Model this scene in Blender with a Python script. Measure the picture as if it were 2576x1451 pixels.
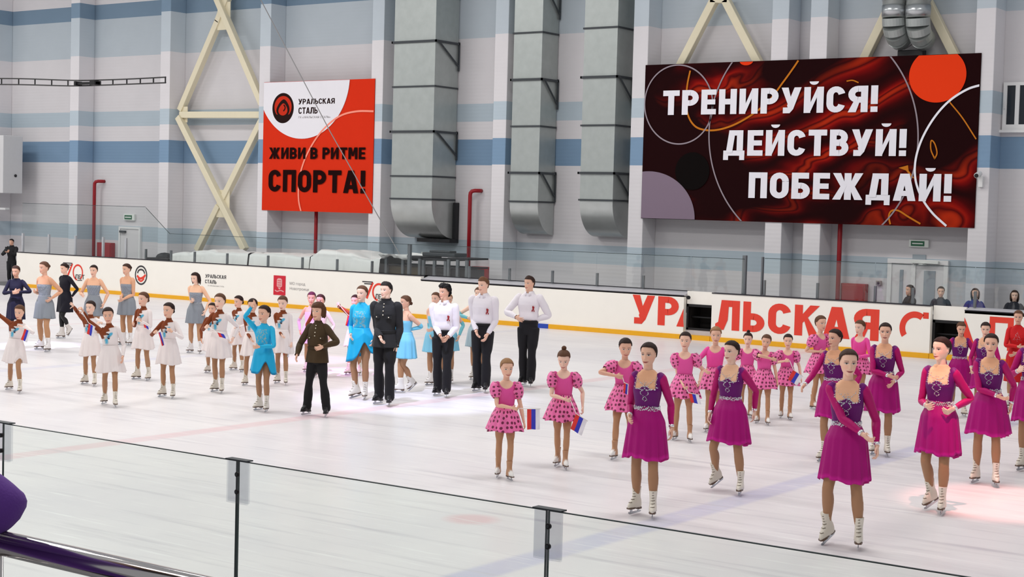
import bpy, bmesh, math, random
import numpy as np
from mathutils import Matrix, Vector
random.seed(7); rng = np.random.default_rng(7)
scene = bpy.context.scene
for _o in list(bpy.data.objects): bpy.data.objects.remove(_o)

# ------------------------------------------------------------------ camera
W_IMG, H_IMG, FPX, EYE = 2576, 1451, 4000.0, 2.88
CXP, CYP = 1288.0, 725.5
_p, _r, _y = [math.radians(a) for a in (2.81166, 1.54548, -35.57785)]
FWD = np.array([math.sin(_y)*math.cos(_p), math.cos(_y)*math.cos(_p), -math.sin(_p)])
_rt = np.array([math.cos(_y), -math.sin(_y), 0.0]); _up = np.cross(_rt, FWD)
RT = _rt*math.cos(_r) + _up*math.sin(_r); UP = _up*math.cos(_r) - _rt*math.sin(_r)
EYEP = np.array([0, 0, EYE])
cam_d = bpy.data.cameras.new('camera'); cam = bpy.data.objects.new('camera', cam_d)
scene.collection.objects.link(cam)
cam_d.sensor_fit = 'HORIZONTAL'; cam_d.sensor_width = 36.0; cam_d.lens = FPX/W_IMG*36.0
cam_d.clip_start = 0.05; cam_d.clip_end = 300
cam.matrix_world = Matrix(((RT[0], UP[0], -FWD[0], 0), (RT[1], UP[1], -FWD[1], 0), (RT[2], UP[2], -FWD[2], EYE), (0, 0, 0, 1)))
scene.camera = cam

# ------------------------------------------------------------------ light, world, exposure
wd = bpy.data.worlds.new('hall_air'); scene.world = wd; wd.use_nodes = True
wd.node_tree.nodes['Background'].inputs[0].default_value = (0.93, 0.96, 1.0, 1)
wd.node_tree.nodes['Background'].inputs[1].default_value = 0.37
vs = scene.view_settings
vs.view_transform = 'Standard'; vs.look = 'None'; vs.gamma = 1.0; vs.use_curve_mapping = False
vs.exposure = 0.0
def area(x, y, z, sx, sy, power, col=(1, .97, .93), name='ceiling_lamp_light'):
    l = bpy.data.lights.new(name, 'AREA'); l.shape = 'RECTANGLE'; l.size = sx; l.size_y = sy
    l.energy = power; l.color = col
    o = bpy.data.objects.new(name, l); o.location = (x, y, z); scene.collection.objects.link(o); return o
LAMP = 605
for _x, _k in ((-58, .95), (-45, 1.1), (-32, 1.15), (-19, 1.0), (-6, .75)):
    for _yy, _k2 in ((4, .9), (15, 1.0), (25, .9)):
        area(_x, _yy, 12.5, 4.5, 1.6, LAMP*_k*_k2)
def spot(x, y, z, tx, ty, tz, deg, power, col, blend=.6, size=.15):
    l = bpy.data.lights.new('show_spot_light', 'SPOT'); l.energy = power; l.color = col
    l.spot_size = math.radians(deg); l.spot_blend = blend; l.shadow_soft_size = size
    o = bpy.data.objects.new('show_spot_light', l); o.location = (x, y, z)
    o.rotation_euler = (Vector((tx, ty, tz)) - Vector((x, y, z))).to_track_quat('-Z', 'Y').to_euler()
    scene.collection.objects.link(o); return o

# ------------------------------------------------------------------ measuring helpers (photo direction -> point on a real plane)
def ray(x, y): return (x-CXP)/FPX*RT - (y-CYP)/FPX*UP + FWD
def G(x, y, z=0.0):
    d = ray(x, y); return EYEP + d*((z-EYE)/d[2])
def PY(x, y, Y):
    d = ray(x, y); return EYEP + d*(Y/d[1])
def HG(x, y, g):
    d = ray(x, y); n = FWD.copy(); n[2] = 0; t = ((g-EYEP) @ n)/(d @ n); return (EYEP+d*t)[2]

# ------------------------------------------------------------------ colour + material helpers
def lin(c):
    return tuple(((v/255)/12.92 if v/255 <= .04045 else ((v/255+.055)/1.055)**2.4) for v in c)
MATS = {}
def nodes(name):
    m = bpy.data.materials.new(name); m.use_nodes = True
    nt = m.node_tree; b = nt.nodes['Principled BSDF']; MATS[name] = m
    return m, nt, b
def pmat(name, col, rough=.55, metal=0.0, noise=0.0, nscale=8.0, bump=0.0, spec=.4, coat=0.0):
    m, nt, b = nodes(name)
    c = lin(col)
    b.inputs['Roughness'].default_value = rough; b.inputs['Metallic'].default_value = metal
    b.inputs['Specular IOR Level'].default_value = spec; b.inputs['Coat Weight'].default_value = coat
    tc = nt.nodes.new('ShaderNodeTexCoord'); nz = nt.nodes.new('ShaderNodeTexNoise')
    nz.inputs['Scale'].default_value = nscale; nz.inputs['Detail'].default_value = 4
    nt.links.new(tc.outputs['Object'], nz.inputs['Vector'])
    mx = nt.nodes.new('ShaderNodeMix'); mx.data_type = 'RGBA'
    mx.inputs['A'].default_value = (*[v*(1-noise) for v in c], 1); mx.inputs['B'].default_value = (*[min(1, v*(1+noise)) for v in c], 1)
    nt.links.new(nz.outputs['Fac'], mx.inputs['Factor']); nt.links.new(mx.outputs['Result'], b.inputs['Base Color'])
    if bump:
        bp = nt.nodes.new('ShaderNodeBump'); bp.inputs['Strength'].default_value = bump; bp.inputs['Distance'].default_value = .02
        nt.links.new(nz.outputs['Fac'], bp.inputs['Height']); nt.links.new(bp.outputs['Normal'], b.inputs['Normal'])
    return m
def attr_mat(name, rough=.6, sheen=0.0, metal=0.0, bump=0.0, bscale=120.0, spec=.3):
    m, nt, b = nodes(name)
    a = nt.nodes.new('ShaderNodeAttribute'); a.attribute_name = 'Col'
    nt.links.new(a.outputs['Color'], b.inputs['Base Color'])
    b.inputs['Roughness'].default_value = rough; b.inputs['Metallic'].default_value = metal
    b.inputs['Sheen Weight'].default_value = sheen; b.inputs['Specular IOR Level'].default_value = spec
    if bump:
        tc = nt.nodes.new('ShaderNodeTexCoord'); nz = nt.nodes.new('ShaderNodeTexNoise'); nz.inputs['Scale'].default_value = bscale
        nt.links.new(tc.outputs['Object'], nz.inputs['Vector'])
        bp = nt.nodes.new('ShaderNodeBump'); bp.inputs['Strength'].default_value = bump; bp.inputs['Distance'].default_value = .006
        nt.links.new(nz.outputs['Fac'], bp.inputs['Height']); nt.links.new(bp.outputs['Normal'], b.inputs['Normal'])
    return m
def glass_mat(name, tint, refl=.10, rough=.02):
    m, nt, b = nodes(name); nt.nodes.remove(b)
    t = nt.nodes.new('ShaderNodeBsdfTransparent'); t.inputs[0].default_value = (*tint, 1)
    g = nt.nodes.new('ShaderNodeBsdfGlossy'); g.inputs['Roughness'].default_value = rough
    f = nt.nodes.new('ShaderNodeLayerWeight'); f.inputs['Blend'].default_value = .5
    pw = nt.nodes.new('ShaderNodeMath'); pw.operation = 'POWER'; pw.inputs[1].default_value = 4.0; nt.links.new(f.outputs['Facing'], pw.inputs[0])
    ml = nt.nodes.new('ShaderNodeMath'); ml.operation = 'MULTIPLY_ADD'; ml.inputs[1].default_value = .45; ml.inputs[2].default_value = refl*.12; f = pw
    mix = nt.nodes.new('ShaderNodeMixShader')
    nt.links.new(f.outputs[0], ml.inputs[0]); nt.links.new(ml.outputs[0], mix.inputs[0])
    nt.links.new(t.outputs[0], mix.inputs[1]); nt.links.new(g.outputs[0], mix.inputs[2])
    nt.links.new(mix.outputs[0], nt.nodes['Material Output'].inputs[0]); return m

# ------------------------------------------------------------------ mesh helpers
class MB:
    def __init__(s): s.v = []; s.f = []
    def add(s, vs_, fs_):
        o = len(s.v); s.v.extend([tuple(map(float, v)) for v in vs_]); s.f.extend([tuple(i+o for i in f) for f in fs_]); return s
    def box(s, x0, x1, y0, y1, z0, z1):
        return s.add([(x0,y0,z0),(x1,y0,z0),(x1,y1,z0),(x0,y1,z0),(x0,y0,z1),(x1,y0,z1),(x1,y1,z1),(x0,y1,z1)],
                     [(3,2,1,0),(4,5,6,7),(0,1,5,4),(1,2,6,5),(2,3,7,6),(3,0,4,7)])
    def prism(s, poly, axis, a, b):
        """extrude a 2D polygon; axis 'x': poly=(y,z); 'y': poly=(x,z); 'z': poly=(x,y)"""
        n = len(poly)
        def mk(p, t): return {'x': (t, p[0], p[1]), 'y': (p[0], t, p[1]), 'z': (p[0], p[1], t)}[axis]
        vs_ = [mk(p, a) for p in poly]+[mk(p, b) for p in poly]
        fs_ = [tuple(range(n)), tuple(range(2*n-1, n-1, -1))]+[(i, i+n, (i+1) % n+n, (i+1) % n) for i in range(n)]
        return s.add(vs_, fs_)
    def tube(s, pts, r, n=10, caps=True, closed=False):
        pts = [np.array(p, float) for p in pts]; rs = r if hasattr(r, '__len__') else [r]*len(pts)
        rings = []; prev = None
        for i, p in enumerate(pts):
            t = pts[min(i+1, len(pts)-1)]-pts[max(i-1, 0)]
            if closed: t = pts[(i+1) % len(pts)]-pts[i-1]
            t = t/(np.linalg.norm(t)+1e-12)
            if prev is None:
                h = np.array([0, 0, 1.]) if abs(t[2]) < .9 else np.array([1., 0, 0])
                u = np.cross(t, h)
            else: u = prev-t*(prev @ t)
            u /= np.linalg.norm(u)+1e-12; prev = u; w = np.cross(t, u)
            rings.append([p+rs[i]*(math.cos(2*math.pi*k/n)*u+math.sin(2*math.pi*k/n)*w) for k in range(n)])
        vs_ = [q for rg in rings for q in rg]; fs_ = []
        m = len(rings)
        for i in range(m if closed else m-1):
            for k in range(n):
                a = i*n+k; b2 = i*n+(k+1) % n; c = ((i+1) % m)*n+(k+1) % n; d = ((i+1) % m)*n+k
                fs_.append((a, b2, c, d))
        if caps and not closed: fs_ += [tuple(range(n-1, -1, -1)), tuple((m-1)*n+k for k in range(n))]
        return s.add(vs_, fs_)
    def ball(s, c, r, nu=10, nv=7, sc=(1, 1, 1)):
        vs_ = [(c[0], c[1], c[2]-r*sc[2])]
        for j in range(1, nv):
            ph = -math.pi/2+math.pi*j/nv
            for i in range(nu):
                th = 2*math.pi*i/nu
                vs_.append((c[0]+r*sc[0]*math.cos(ph)*math.cos(th), c[1]+r*sc[1]*math.cos(ph)*math.sin(th), c[2]+r*sc[2]*math.sin(ph)))
        vs_.append((c[0], c[1], c[2]+r*sc[2])); top = len(vs_)-1; fs_ = []
        for i in range(nu):
            fs_.append((0, 1+(i+1) % nu, 1+i)); fs_.append((top, 1+(nv-2)*nu+i, 1+(nv-2)*nu+(i+1) % nu))
            for j in range(nv-2):
                a = 1+j*nu+i; b2 = 1+j*nu+(i+1) % nu; fs_.append((a, b2, b2+nu, a+nu))
        return s.add(vs_, fs_)
def link(o): scene.collection.objects.link(o); return o
def build(name, mb, mat, parent=None, smooth=False, loc=None, bevel=0.0):
    """one mesh object in world coordinates (origin moved to its base)"""
    me = bpy.data.meshes.new(name)
    V = np.array(mb.v, float)
    if loc is None: loc = (V[:, 0].mean(), V[:, 1].mean(), V[:, 2].min())
    me.from_pydata((V-np.array(loc)).tolist(), [], mb.f); me.validate()
    mats = mat if isinstance(mat, (list, tuple)) else [mat]
    for m in mats: me.materials.append(m)
    if smooth: me.polygons.foreach_set('use_smooth', [True]*len(me.polygons))
    o = link(bpy.data.objects.new(name, me)); o.location = loc
    if parent is not None:
        o.parent = parent; o.location = Vector(loc)-wloc(parent)
    if bevel:
        bv = o.modifiers.new('bevel', 'BEVEL'); bv.width = bevel; bv.segments = 2; bv.limit_method = 'ANGLE'
    return o
def wloc(o):
    v = Vector(o.location)
    while o.parent: o = o.parent; v += Vector(o.location)
    return v
def tag(o, label=None, cat=None, group=None, kind=None):
    if label: o['label'] = label
    if cat: o['category'] = cat
    if group: o['group'] = group
    if kind: o['kind'] = kind
    return o
def thing(name, loc, label, cat, group=None):
    o = link(bpy.data.objects.new(name, None)); o.location = loc; o.empty_display_size = .2
    return tag(o, label, cat, group)
def copy_thing(o, delta, label=None):
    c = o.copy(); link(c); c.location = Vector(o.location)+Vector(delta)
    if label: c['label'] = label
    for ch in list(o.children):
        d = ch.copy(); link(d); d.parent = c
        for g in list(ch.children):
            e = g.copy(); link(e); e.parent = d
    return c
_tc = {}
def text_raw(body, off=0.0):
    """outline of a line of text as flat mesh data: verts (x,z), faces"""
    key = (body, off)
    if key in _tc: return _tc[key]
    cu = bpy.data.curves.new('lettering', 'FONT'); cu.body = body; cu.offset = off; cu.resolution_u = 4
    o = link(bpy.data.objects.new('lettering', cu))
    dg = bpy.context.evaluated_depsgraph_get(); me = bpy.data.meshes.new_from_object(o.evaluated_get(dg))
    V = np.array([v.co[:] for v in me.vertices]).reshape(-1, 3); F = [tuple(p.vertices) for p in me.polygons]
    bpy.data.objects.remove(o); bpy.data.curves.remove(cu); bpy.data.meshes.remove(me)
    _tc[key] = (V, F); return V, F
def small_text(mb, body, x0, x1, z0, cap, Y):
    """tiny printed text"""
    V, F = text_raw(body); H, _ = text_raw('Н'); hb, ht = H[:, 1].min(), H[:, 1].max(); xa, xb = V[:, 0].min(), V[:, 0].max()
    mb.add(np.stack([x0+(V[:, 0]-xa)/(xb-xa)*(x1-x0), np.full(len(V), Y), z0+(V[:, 1]-hb)/(ht-hb)*cap], 1), F); return mb
GW = {'Т': .62, 'Р': .62, 'Е': .55, 'Н': .64, 'И': .66, 'Й': .66, 'У': .68, 'С': .62, 'Я': .64, 'Д': .76, 'В': .63, 'П': .64, 'О': .64, 'Б': .62, 'Ж': .98, 'А': .70, 'Ь': .60, 'К': .66, 'Л': .68, 'М': .76, 'Г': .5, '!': .2, ' ': .22, 'Ц': .68}
def glyph(ch, t):
    """one heavy capital drawn with broad strokes: list of polygons in a unit-high cell"""
    w = GW[ch]; P = []
    R = lambda a, b, c, d: P.append([[(a, b), (c, b), (c, d), (a, d)]])
    Q = lambda *p: P.append([list(p)])
    def path(pts):
        pts = [np.array(p, float) for p in pts]; L, Rr = [], []
        for k, p in enumerate(pts):
            d = pts[min(k+1, len(pts)-1)]-pts[max(k-1, 0)]; d = d/np.linalg.norm(d); n = np.array([-d[1], d[0]])*t/2; L.append(tuple(p+n)); Rr.append(tuple(p-n))
        P.append([[L[k], L[k+1], Rr[k+1], Rr[k]] for k in range(len(pts)-1)])
    def arc(cx, cz, rx, rz, a0, a1, n=10): return [(cx+rx*math.cos(math.radians(a0+(a1-a0)*k/n)), cz+rz*math.sin(math.radians(a0+(a1-a0)*k/n))) for k in range(n+1)]
    def bowl(x0, zb, zt, xr, sg=1):
        r = (zt-zb)/2-t/2; cz = (zt+zb)/2; f = (lambda p: (p[0], p[1])) if sg > 0 else (lambda p: (w-p[0], p[1]))
        path([f(p) for p in [(x0, zt-t/2), (xr-t/2-r, zt-t/2)]+arc(xr-t/2-r, cz, r, r, 88, -88)+[(xr-t/2-r, zb+t/2), (x0, zb+t/2)]])
    h = t*1.06
    if ch == 'Т': R(0, 1-t, w, 1); R(w/2-t/2, 0, w/2+t/2, 1-t)
    elif ch == 'Р': R(0, 0, t, 1); bowl(t*.5, .36, 1, w)
    elif ch == 'Е': R(0, 0, t, 1); R(t, 1-t*.95, w, 1); R(t, .5-t*.45, w*.94, .5+t*.45); R(t, 0, w, t*.95)
    elif ch == 'Н': R(0, 0, t, 1); R(w-t, 0, w, 1); R(t, .5-t*.5, w-t, .5+t*.5)
    elif ch in 'ИЙ':
        R(0, 0, t, 1); R(w-t, 0, w, 1); Q((t, .04), (t, .40), (w-t, .96), (w-t, .60))
        if ch == 'Й': P.append([arc(w/2, 1.21, .155, .13, 180, 360, 14)])
    elif ch == 'У': Q((w-h, 1), (w, 1), (w*.53+t*.25, .16), (w*.44, 0), (w*.30, .30)); Q((0, 1), (h, 1), (w*.56, .36), (w*.44, .22), (w*.36, .30)); Q((w*.10, 0), (w*.44, 0), (w*.56, .2), (w*.40, t), (w*.10, t))
    elif ch == 'С': path(arc(w/2, .66, w/2-t/2, .34-t/2, 12, 180)+arc(w/2, .34, w/2-t/2, .34-t/2, 180, 348))
    elif ch == 'О': path(arc(w/2, .66, w/2-t/2, .34-t/2, 0, 180)+arc(w/2, .34, w/2-t/2, .34-t/2, 180, 360)+[(w-t/2, .66)])
    elif ch == 'Я': R(w-t, 0, w, 1); bowl(t*.5, .36, 1, w, -1); Q((0, 0), (h*1.1, 0), (w*.62, .46), (w*.32, .46))
    elif ch == 'Д': R(0, 0, w, t*.9); R(0, -.17, t*.8, .02); R(w-t*.8, -.17, w, .02); R(w-t*1.25, t*.9, w-t*.25, 1); R(w*.26, 1-t*.92, w-t*.25, 1); Q((w*.13, t*.5), (w*.13+t, t*.5), (w*.27+t, 1), (w*.27, 1))
    elif ch == 'В': R(0, 0, t, 1); bowl(t*.5, .50-t*.46, 1, w*.95); bowl(t*.5, 0, .5+t*.46, w)
    elif ch == 'П': R(0, 0, t, 1); R(w-t, 0, w, 1); R(t, 1-t, w-t, 1)
    elif ch == 'Б': R(0, 0, t, 1); R(t, 1-t, w*.93, 1); bowl(t*.5, 0, .62, w)
    elif ch == 'Ь': R(0, 0, t, 1); bowl(t*.5, 0, .62, w)
    elif ch == 'Ж':
        R(w/2-t/2, 0, w/2+t/2, 1)
        for s in (0, 1):
            f = (lambda x: x) if s == 0 else (lambda x: w-x)
            Q((f(0), 1), (f(h*1.1), 1), (f(w/2-t*.2), .5), (f(w/2-t*.9), .44)); Q((f(0), 0), (f(h*1.1), 0), (f(w/2-t*.2), .5), (f(w/2-t*.9), .56))
    elif ch == 'К': R(0, 0, t, 1); Q((t*.8, .36), (t*.8, .64), (w-h*1.1, 1), (w, 1)); Q((w, 0), (w-h*1.15, 0), (t*1.15, .54), (w*.52, .62))
    elif ch == 'А': Q((0, 0), (h, 0), (w/2+h*.35, 1), (w/2-h*.6, 1)); Q((w, 0), (w-h, 0), (w/2-h*.35, 1), (w/2+h*.6, 1)); R(w*.24, .18, w*.76, .18+t*.85)
    elif ch == 'Л': R(w-t, 0, w, 1); R(w*.26, 1-t, w-t, 1); Q((w*.24, 1), (w*.24+t, 1), (w*.20+t, .34), (w*.10+t*.8, 0), (0, 0), (0, t*.9), (w*.12, .26))
    elif ch == 'М': R(0, 0, t, 1); R(w-t, 0, w, 1); Q((t*.6, 1), (t*1.25, 1), (w/2+t*.3, .3), (w/2-t*.4, .24)); Q((w-t*.6, 1), (w-t*1.25, 1), (w/2-t*.3, .3), (w/2+t*.4, .24))
    elif ch == 'Г': R(0, 0, t, 1); R(t, 1-t, w, 1)
    elif ch == '!': R(0, .30, t, 1); R(0, 0, t, .21)
    return P
def lettering(mb, body, x0, x1, z0, cap, Y, t=.21, gap=.095):
    """a line of heavy capitals fitted between x0 and x1 on plane Y, baseline z0, capital height cap"""
    tot = sum((t if c == '!' else GW[c]) for c in body)+gap*(len(body)-1); k = (x1-x0)/tot; x = 0
    for c in body:
        for lay, pls in enumerate(glyph(c, t)):
            for pl in pls: mb.add([(x0+(x+p[0])*k, Y-.0022*lay, z0+p[1]*cap) for p in pl], [tuple(range(len(pl)))])
        x += (t if c == '!' else GW[c])+gap
    return mb
def clip_rect(poly, x0, x1, z0, z1):
    for ax, lim, sg in ((0, x0, 1), (0, x1, -1), (1, z0, 1), (1, z1, -1)):
        out = []
        for i in range(len(poly)):
            a, b = poly[i-1], poly[i]; ia = (a[ax]-lim)*sg >= 0; ib = (b[ax]-lim)*sg >= 0
            if ia != ib:
                t = (lim-a[ax])/(b[ax]-a[ax]); out.append((a[0]+t*(b[0]-a[0]), a[1]+t*(b[1]-a[1])))
            if ib: out.append(b)
        poly = out
        if not poly: return []
    return poly
def circ(cx, cz, rx, rz, n=64, a0=0, a1=360):
    return [(cx+rx*math.cos(math.radians(a0+(a1-a0)*i/n)), cz+rz*math.sin(math.radians(a0+(a1-a0)*i/n))) for i in range(n if a1-a0 == 360 else n+1)]
def flat(mb, poly, Y):
    mb.add([(p[0], Y, p[1]) for p in poly], [tuple(range(len(poly)))]); return mb
def ribbon(mb, pts, w, Y, rect=None):
    """a flat band of width w along a polyline, its joints mitred"""
    pts = [np.array(p, float) for p in pts]; pts = [p for k, p in enumerate(pts) if k == 0 or np.linalg.norm(p-pts[k-1]) > 1e-6]
    closed = np.linalg.norm(pts[0]-pts[-1]) < 1e-4; L, R = [], []
    for k, p in enumerate(pts):
        a_ = pts[k-1] if k else (pts[-2] if closed else p); b_ = pts[k+1] if k < len(pts)-1 else (pts[1] if closed else p)
        d = b_-a_; d = d/np.linalg.norm(d); n = np.array([-d[1], d[0]])*w/2; L.append(p+n); R.append(p-n)
    for k in range(len(pts)-1):
        q = [tuple(L[k]), tuple(R[k]), tuple(R[k+1]), tuple(L[k+1])]
        if rect: q = clip_rect(q, *rect)
        if len(q) > 2: flat(mb, q, Y)
    return mb
def crv(pts, n=10):
    """Catmull-Rom through points"""
    P = [np.array(p, float) for p in pts]; P = [2*P[0]-P[1]]+P+[2*P[-1]-P[-2]]; out = []
    for i in range(1, len(P)-2):
        for k in range(n):
            t = k/n
            out.append(.5*((2*P[i])+(-P[i-1]+P[i+1])*t+(2*P[i-1]-5*P[i]+4*P[i+1]-P[i+2])*t*t+(-P[i-1]+3*P[i]-3*P[i+1]+P[i+2])*t**3))
    out.append(P[-2]); return out
# ================================================================== the hall
YB, YW, YP = 32.3, 35.3, 34.65            # rink boards, wall recess, pilaster fronts
# --- wall paint: bands by height
def wall_material(name, k):
    m, nt, b = nodes(name)
    gp = nt.nodes.new('ShaderNodeNewGeometry'); sp = nt.nodes.new('ShaderNodeSeparateXYZ'); nt.links.new(gp.outputs['Position'], sp.inputs[0])
    dv = nt.nodes.new('ShaderNodeMath'); dv.operation = 'DIVIDE'; dv.inputs[1].default_value = 14.0; nt.links.new(sp.outputs['Z'], dv.inputs[0])
    cr = nt.nodes.new('ShaderNodeValToRGB'); cr.color_ramp.interpolation = 'CONSTANT'; nt.links.new(dv.outputs[0], cr.inputs[0])
    white, pale, mid, dark, high = (221, 218, 221), (184, 198, 208), (146, 174, 202), (126, 154, 182), (190, 200, 208)
    stops = [(-.1, white), (1.52, pale), (2.0, white), (4.06, dark), (4.81, white), (5.27, pale), (5.75, white), (7.55, high), (8.82, (122, 145, 166)), (9.34, white)]
    el = cr.color_ramp.elements
    el[0].position = 0; el[0].color = (*lin(white), 1); el[1].position = 1.52/14; el[1].color = (*lin(pale), 1)
    for z, c in stops[2:]:
        e = el.new(z/14); e.color = (*lin(c), 1)
    nz = nt.nodes.new('ShaderNodeTexNoise'); nz.inputs['Scale'].default_value = 1.3; nz.inputs['Detail'].default_value = 5; nt.links.new(gp.outputs['Position'], nz.inputs['Vector'])
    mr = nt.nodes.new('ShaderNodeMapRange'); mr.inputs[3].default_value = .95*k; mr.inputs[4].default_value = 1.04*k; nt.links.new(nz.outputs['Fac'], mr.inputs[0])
    mx = nt.nodes.new('ShaderNodeMix'); mx.data_type = 'RGBA'; mx.blend_type = 'MULTIPLY'; mx.inputs['Factor'].default_value = 1
    nt.links.new(cr.outputs[0], mx.inputs['A']); nt.links.new(mr.outputs[0], mx.inputs['B']); nt.links.new(mx.outputs['Result'], b.inputs['Base Color'])
    wv = nt.nodes.new('ShaderNodeTexWave'); wv.bands_direction = 'Z'; wv.inputs['Scale'].default_value = 3.2; nt.links.new(gp.outputs['Position'], wv.inputs['Vector'])
    bp = nt.nodes.new('ShaderNodeBump'); bp.inputs['Strength'].default_value = .12; bp.inputs['Distance'].default_value = .01
    nt.links.new(wv.outputs['Fac'], bp.inputs['Height']); nt.links.new(bp.outputs['Normal'], b.inputs['Normal'])
    b.inputs['Roughness'].default_value = .75; b.inputs['Specular IOR Level'].default_value = .2
    return m
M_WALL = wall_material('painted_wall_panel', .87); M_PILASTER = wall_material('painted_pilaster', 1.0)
def ice_material():
    m, nt, b = nodes('ice'); L = nt.links.new
    gp = nt.nodes.new('ShaderNodeNewGeometry'); sp = nt.nodes.new('ShaderNodeSeparateXYZ'); L(gp.outputs['Position'], sp.inputs[0])
    def math_(op, a, bb=None, c=None):
        n = nt.nodes.new('ShaderNodeMath'); n.operation = op
        for i, v in enumerate((a, bb, c)):
            if v is None: continue
            if hasattr(v, 'is_output'): L(v, n.inputs[i])
            else: n.inputs[i].default_value = v
        return n.outputs[0]
    def band(x, hw, soft=.05):                       # 1 on a painted line running along Y at X = x
        d = math_('ABSOLUTE', math_('SUBTRACT', sp.outputs['X'], x))
        r = nt.nodes.new('ShaderNodeMapRange'); r.interpolation_type = 'SMOOTHSTEP'; L(d, r.inputs[0])
        r.inputs[1].default_value = hw-soft; r.inputs[2].default_value = hw+soft; r.inputs[3].default_value = 1; r.inputs[4].default_value = 0
        return r.outputs[0]
    def noise(scale, detail=4, stretch=None, rough=.6):
        n = nt.nodes.new('ShaderNodeTexNoise'); n.inputs['Scale'].default_value = scale; n.inputs['Detail'].default_value = detail; n.inputs['Roughness'].default_value = rough
        if stretch:
            mp = nt.nodes.new('ShaderNodeMapping'); mp.inputs['Scale'].default_value = stretch[0]; mp.inputs['Rotation'].default_value = (0, 0, stretch[1]); L(gp.outputs['Position'], mp.inputs[0]); L(mp.outputs[0], n.inputs['Vector'])
        else: L(gp.outputs['Position'], n.inputs['Vector'])
        return n.outputs['Fac']
    def rng_(v, a, b2, c, d):
        r = nt.nodes.new('ShaderNodeMapRange'); L(v, r.inputs[0])
        for i, q in enumerate((a, b2, c, d)): r.inputs[i+1].default_value = q
        return r.outputs[0]
    def mix(f, a, c):
        n = nt.nodes.new('ShaderNodeMix'); n.data_type = 'RGBA'; L(f, n.inputs['Factor'])
        for k, v in (('A', a), ('B', c)):
            if hasattr(v, 'is_output'): L(v, n.inputs[k])
            else: n.inputs[k].default_value = (*lin(v), 1)
        return n.outputs['Result']
    col = mix(rng_(noise(.35, 6), .3, .7, 0, 1), (238, 234, 234), (222, 218, 222))
    patch = noise(1.1, 6)
    for x, hw, c, a in ((-14.7, .15, (222, 150, 158), .36), (-7.42, .16, (165, 168, 212), .50), (-22.1, .16, (190, 192, 220), .4), (-29.4, .15, (222, 170, 175), .25)):
        col = mix(math_('MULTIPLY', math_('MULTIPLY', band(x, hw), a), rng_(patch, .3, .65, .45, 1)), col, c)
    # faint face-off spot
    dx = math_('SUBTRACT', sp.outputs['X'], -8.80); dy = math_('SUBTRACT', sp.outputs['Y'], 11.75)
    dd = math_('SQRT', math_('ADD', math_('MULTIPLY', dx, dx), math_('MULTIPLY', dy, dy)))
    col = mix(math_('MULTIPLY', rng_(dd, .16, .30, 1, 0), .42), col, (226, 160, 165))
    # skate scratches
    for rot, sc, lo in ((.5, (.5, 9, 1), .60), (-.7, (.45, 11, 1), .61), (1.5, (.4, 8, 1), .62)):
        s = rng_(noise(1.6, 3, (sc, rot), .7), lo, lo+.10, 0, .55)
        col = mix(s, col, (250, 249, 248))
    for rot, sc, lo in ((.15, (.35, 5, 1), .57), (-1.1, (.3, 6, 1), .58)):
        s = rng_(noise(1.2, 4, (sc, rot), .6), lo, lo+.16, 0, .60)
        col = mix(s, col, (196, 192, 198))
    L(col, b.inputs['Base Color'])
    b.inputs['Roughness'].default_value = .32; b.inputs['IOR'].default_value = 1.31; b.inputs['Specular IOR Level'].default_value = .35
    bp = nt.nodes.new('ShaderNodeBump'); bp.inputs['Strength'].default_value = .10; bp.inputs['Distance'].default_value = .02
    L(noise(3.5, 6, ((1, 2.2, 1), .4)), bp.inputs['Height']); L(bp.outputs['Normal'], b.inputs['Normal'])
    return m
M_ICE = ice_material()
pmat('concrete', (120, 120, 122), .8, noise=.1, nscale=4)
pmat('board_white', (244, 240, 232), .35, noise=.025, nscale=3)
pmat('board_sill', (196, 194, 200), .4, noise=.03)
pmat('cap_black', (34, 32, 40), .5)
pmat('kick_yellow', (232, 170, 24), .45, noise=.06)
pmat('kick_blue', (36, 70, 170), .45)
pmat('galvanised', (172, 178, 176), .38, metal=.5, noise=.12, nscale=5)
pmat('galv_bright', (190, 194, 196), .3, metal=.85, noise=.1, nscale=4)
pmat('galv_elbow', (184, 188, 187), .30, metal=.6, noise=.15, nscale=3)
pmat('steel_dark', (66, 70, 74), .55, metal=.3)
pmat('post_grey', (112, 116, 120), .45, metal=.4)
pmat('cream_paint', (224, 215, 188), .5, noise=.03)
pmat('red_paint', (150, 18, 30), .4, noise=.05)
pmat('red_letter', (226, 62, 44), .45)
pmat('black_paint', (20, 19, 22), .5)
pmat('dark_interior', (40, 36, 34), .8, noise=.2)
pmat('white_paint', (214, 212, 214), .5)
pmat('frame_white', (226, 226, 226), .45)
pmat('dark_glass', (30, 36, 44), .08, spec=.6)
pmat('green_sign', (24, 96, 62), .4)
pmat('sign_white', (222, 226, 222), .5)
pmat('grey_sign', (150, 160, 168), .5)
pmat('banner_white', (232, 230, 236), .75, spec=.06, noise=.015)
pmat('banner_red', (214, 50, 24), .75, spec=.06, noise=.03)
pmat('banner_ink', (30, 6, 6), .75, spec=.06)
pmat('banner_pink', (250, 150, 130), .75, spec=.06)
pmat('letter_white', (238, 236, 244), .75, spec=.06)
pmat('art_orange', (236, 62, 24), .75, spec=.06)
pmat('art_mauve', (132, 116, 132), .75, spec=.06)
pmat('art_grey', (150, 138, 146), .75, spec=.06)
pmat('art_black', (13, 8, 8), .75, spec=.06)
pmat('art_amber', (196, 116, 34), .75, spec=.06)
pmat('logo_black', (38, 22, 20), .75, spec=.06)
pmat('logo_red', (196, 50, 30), .75, spec=.06)
pmat('crest_red', (202, 26, 48), .5)
pmat('crest_pale', (222, 160, 160), .5)
pmat('decal_ink', (58, 56, 60), .5)
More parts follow.
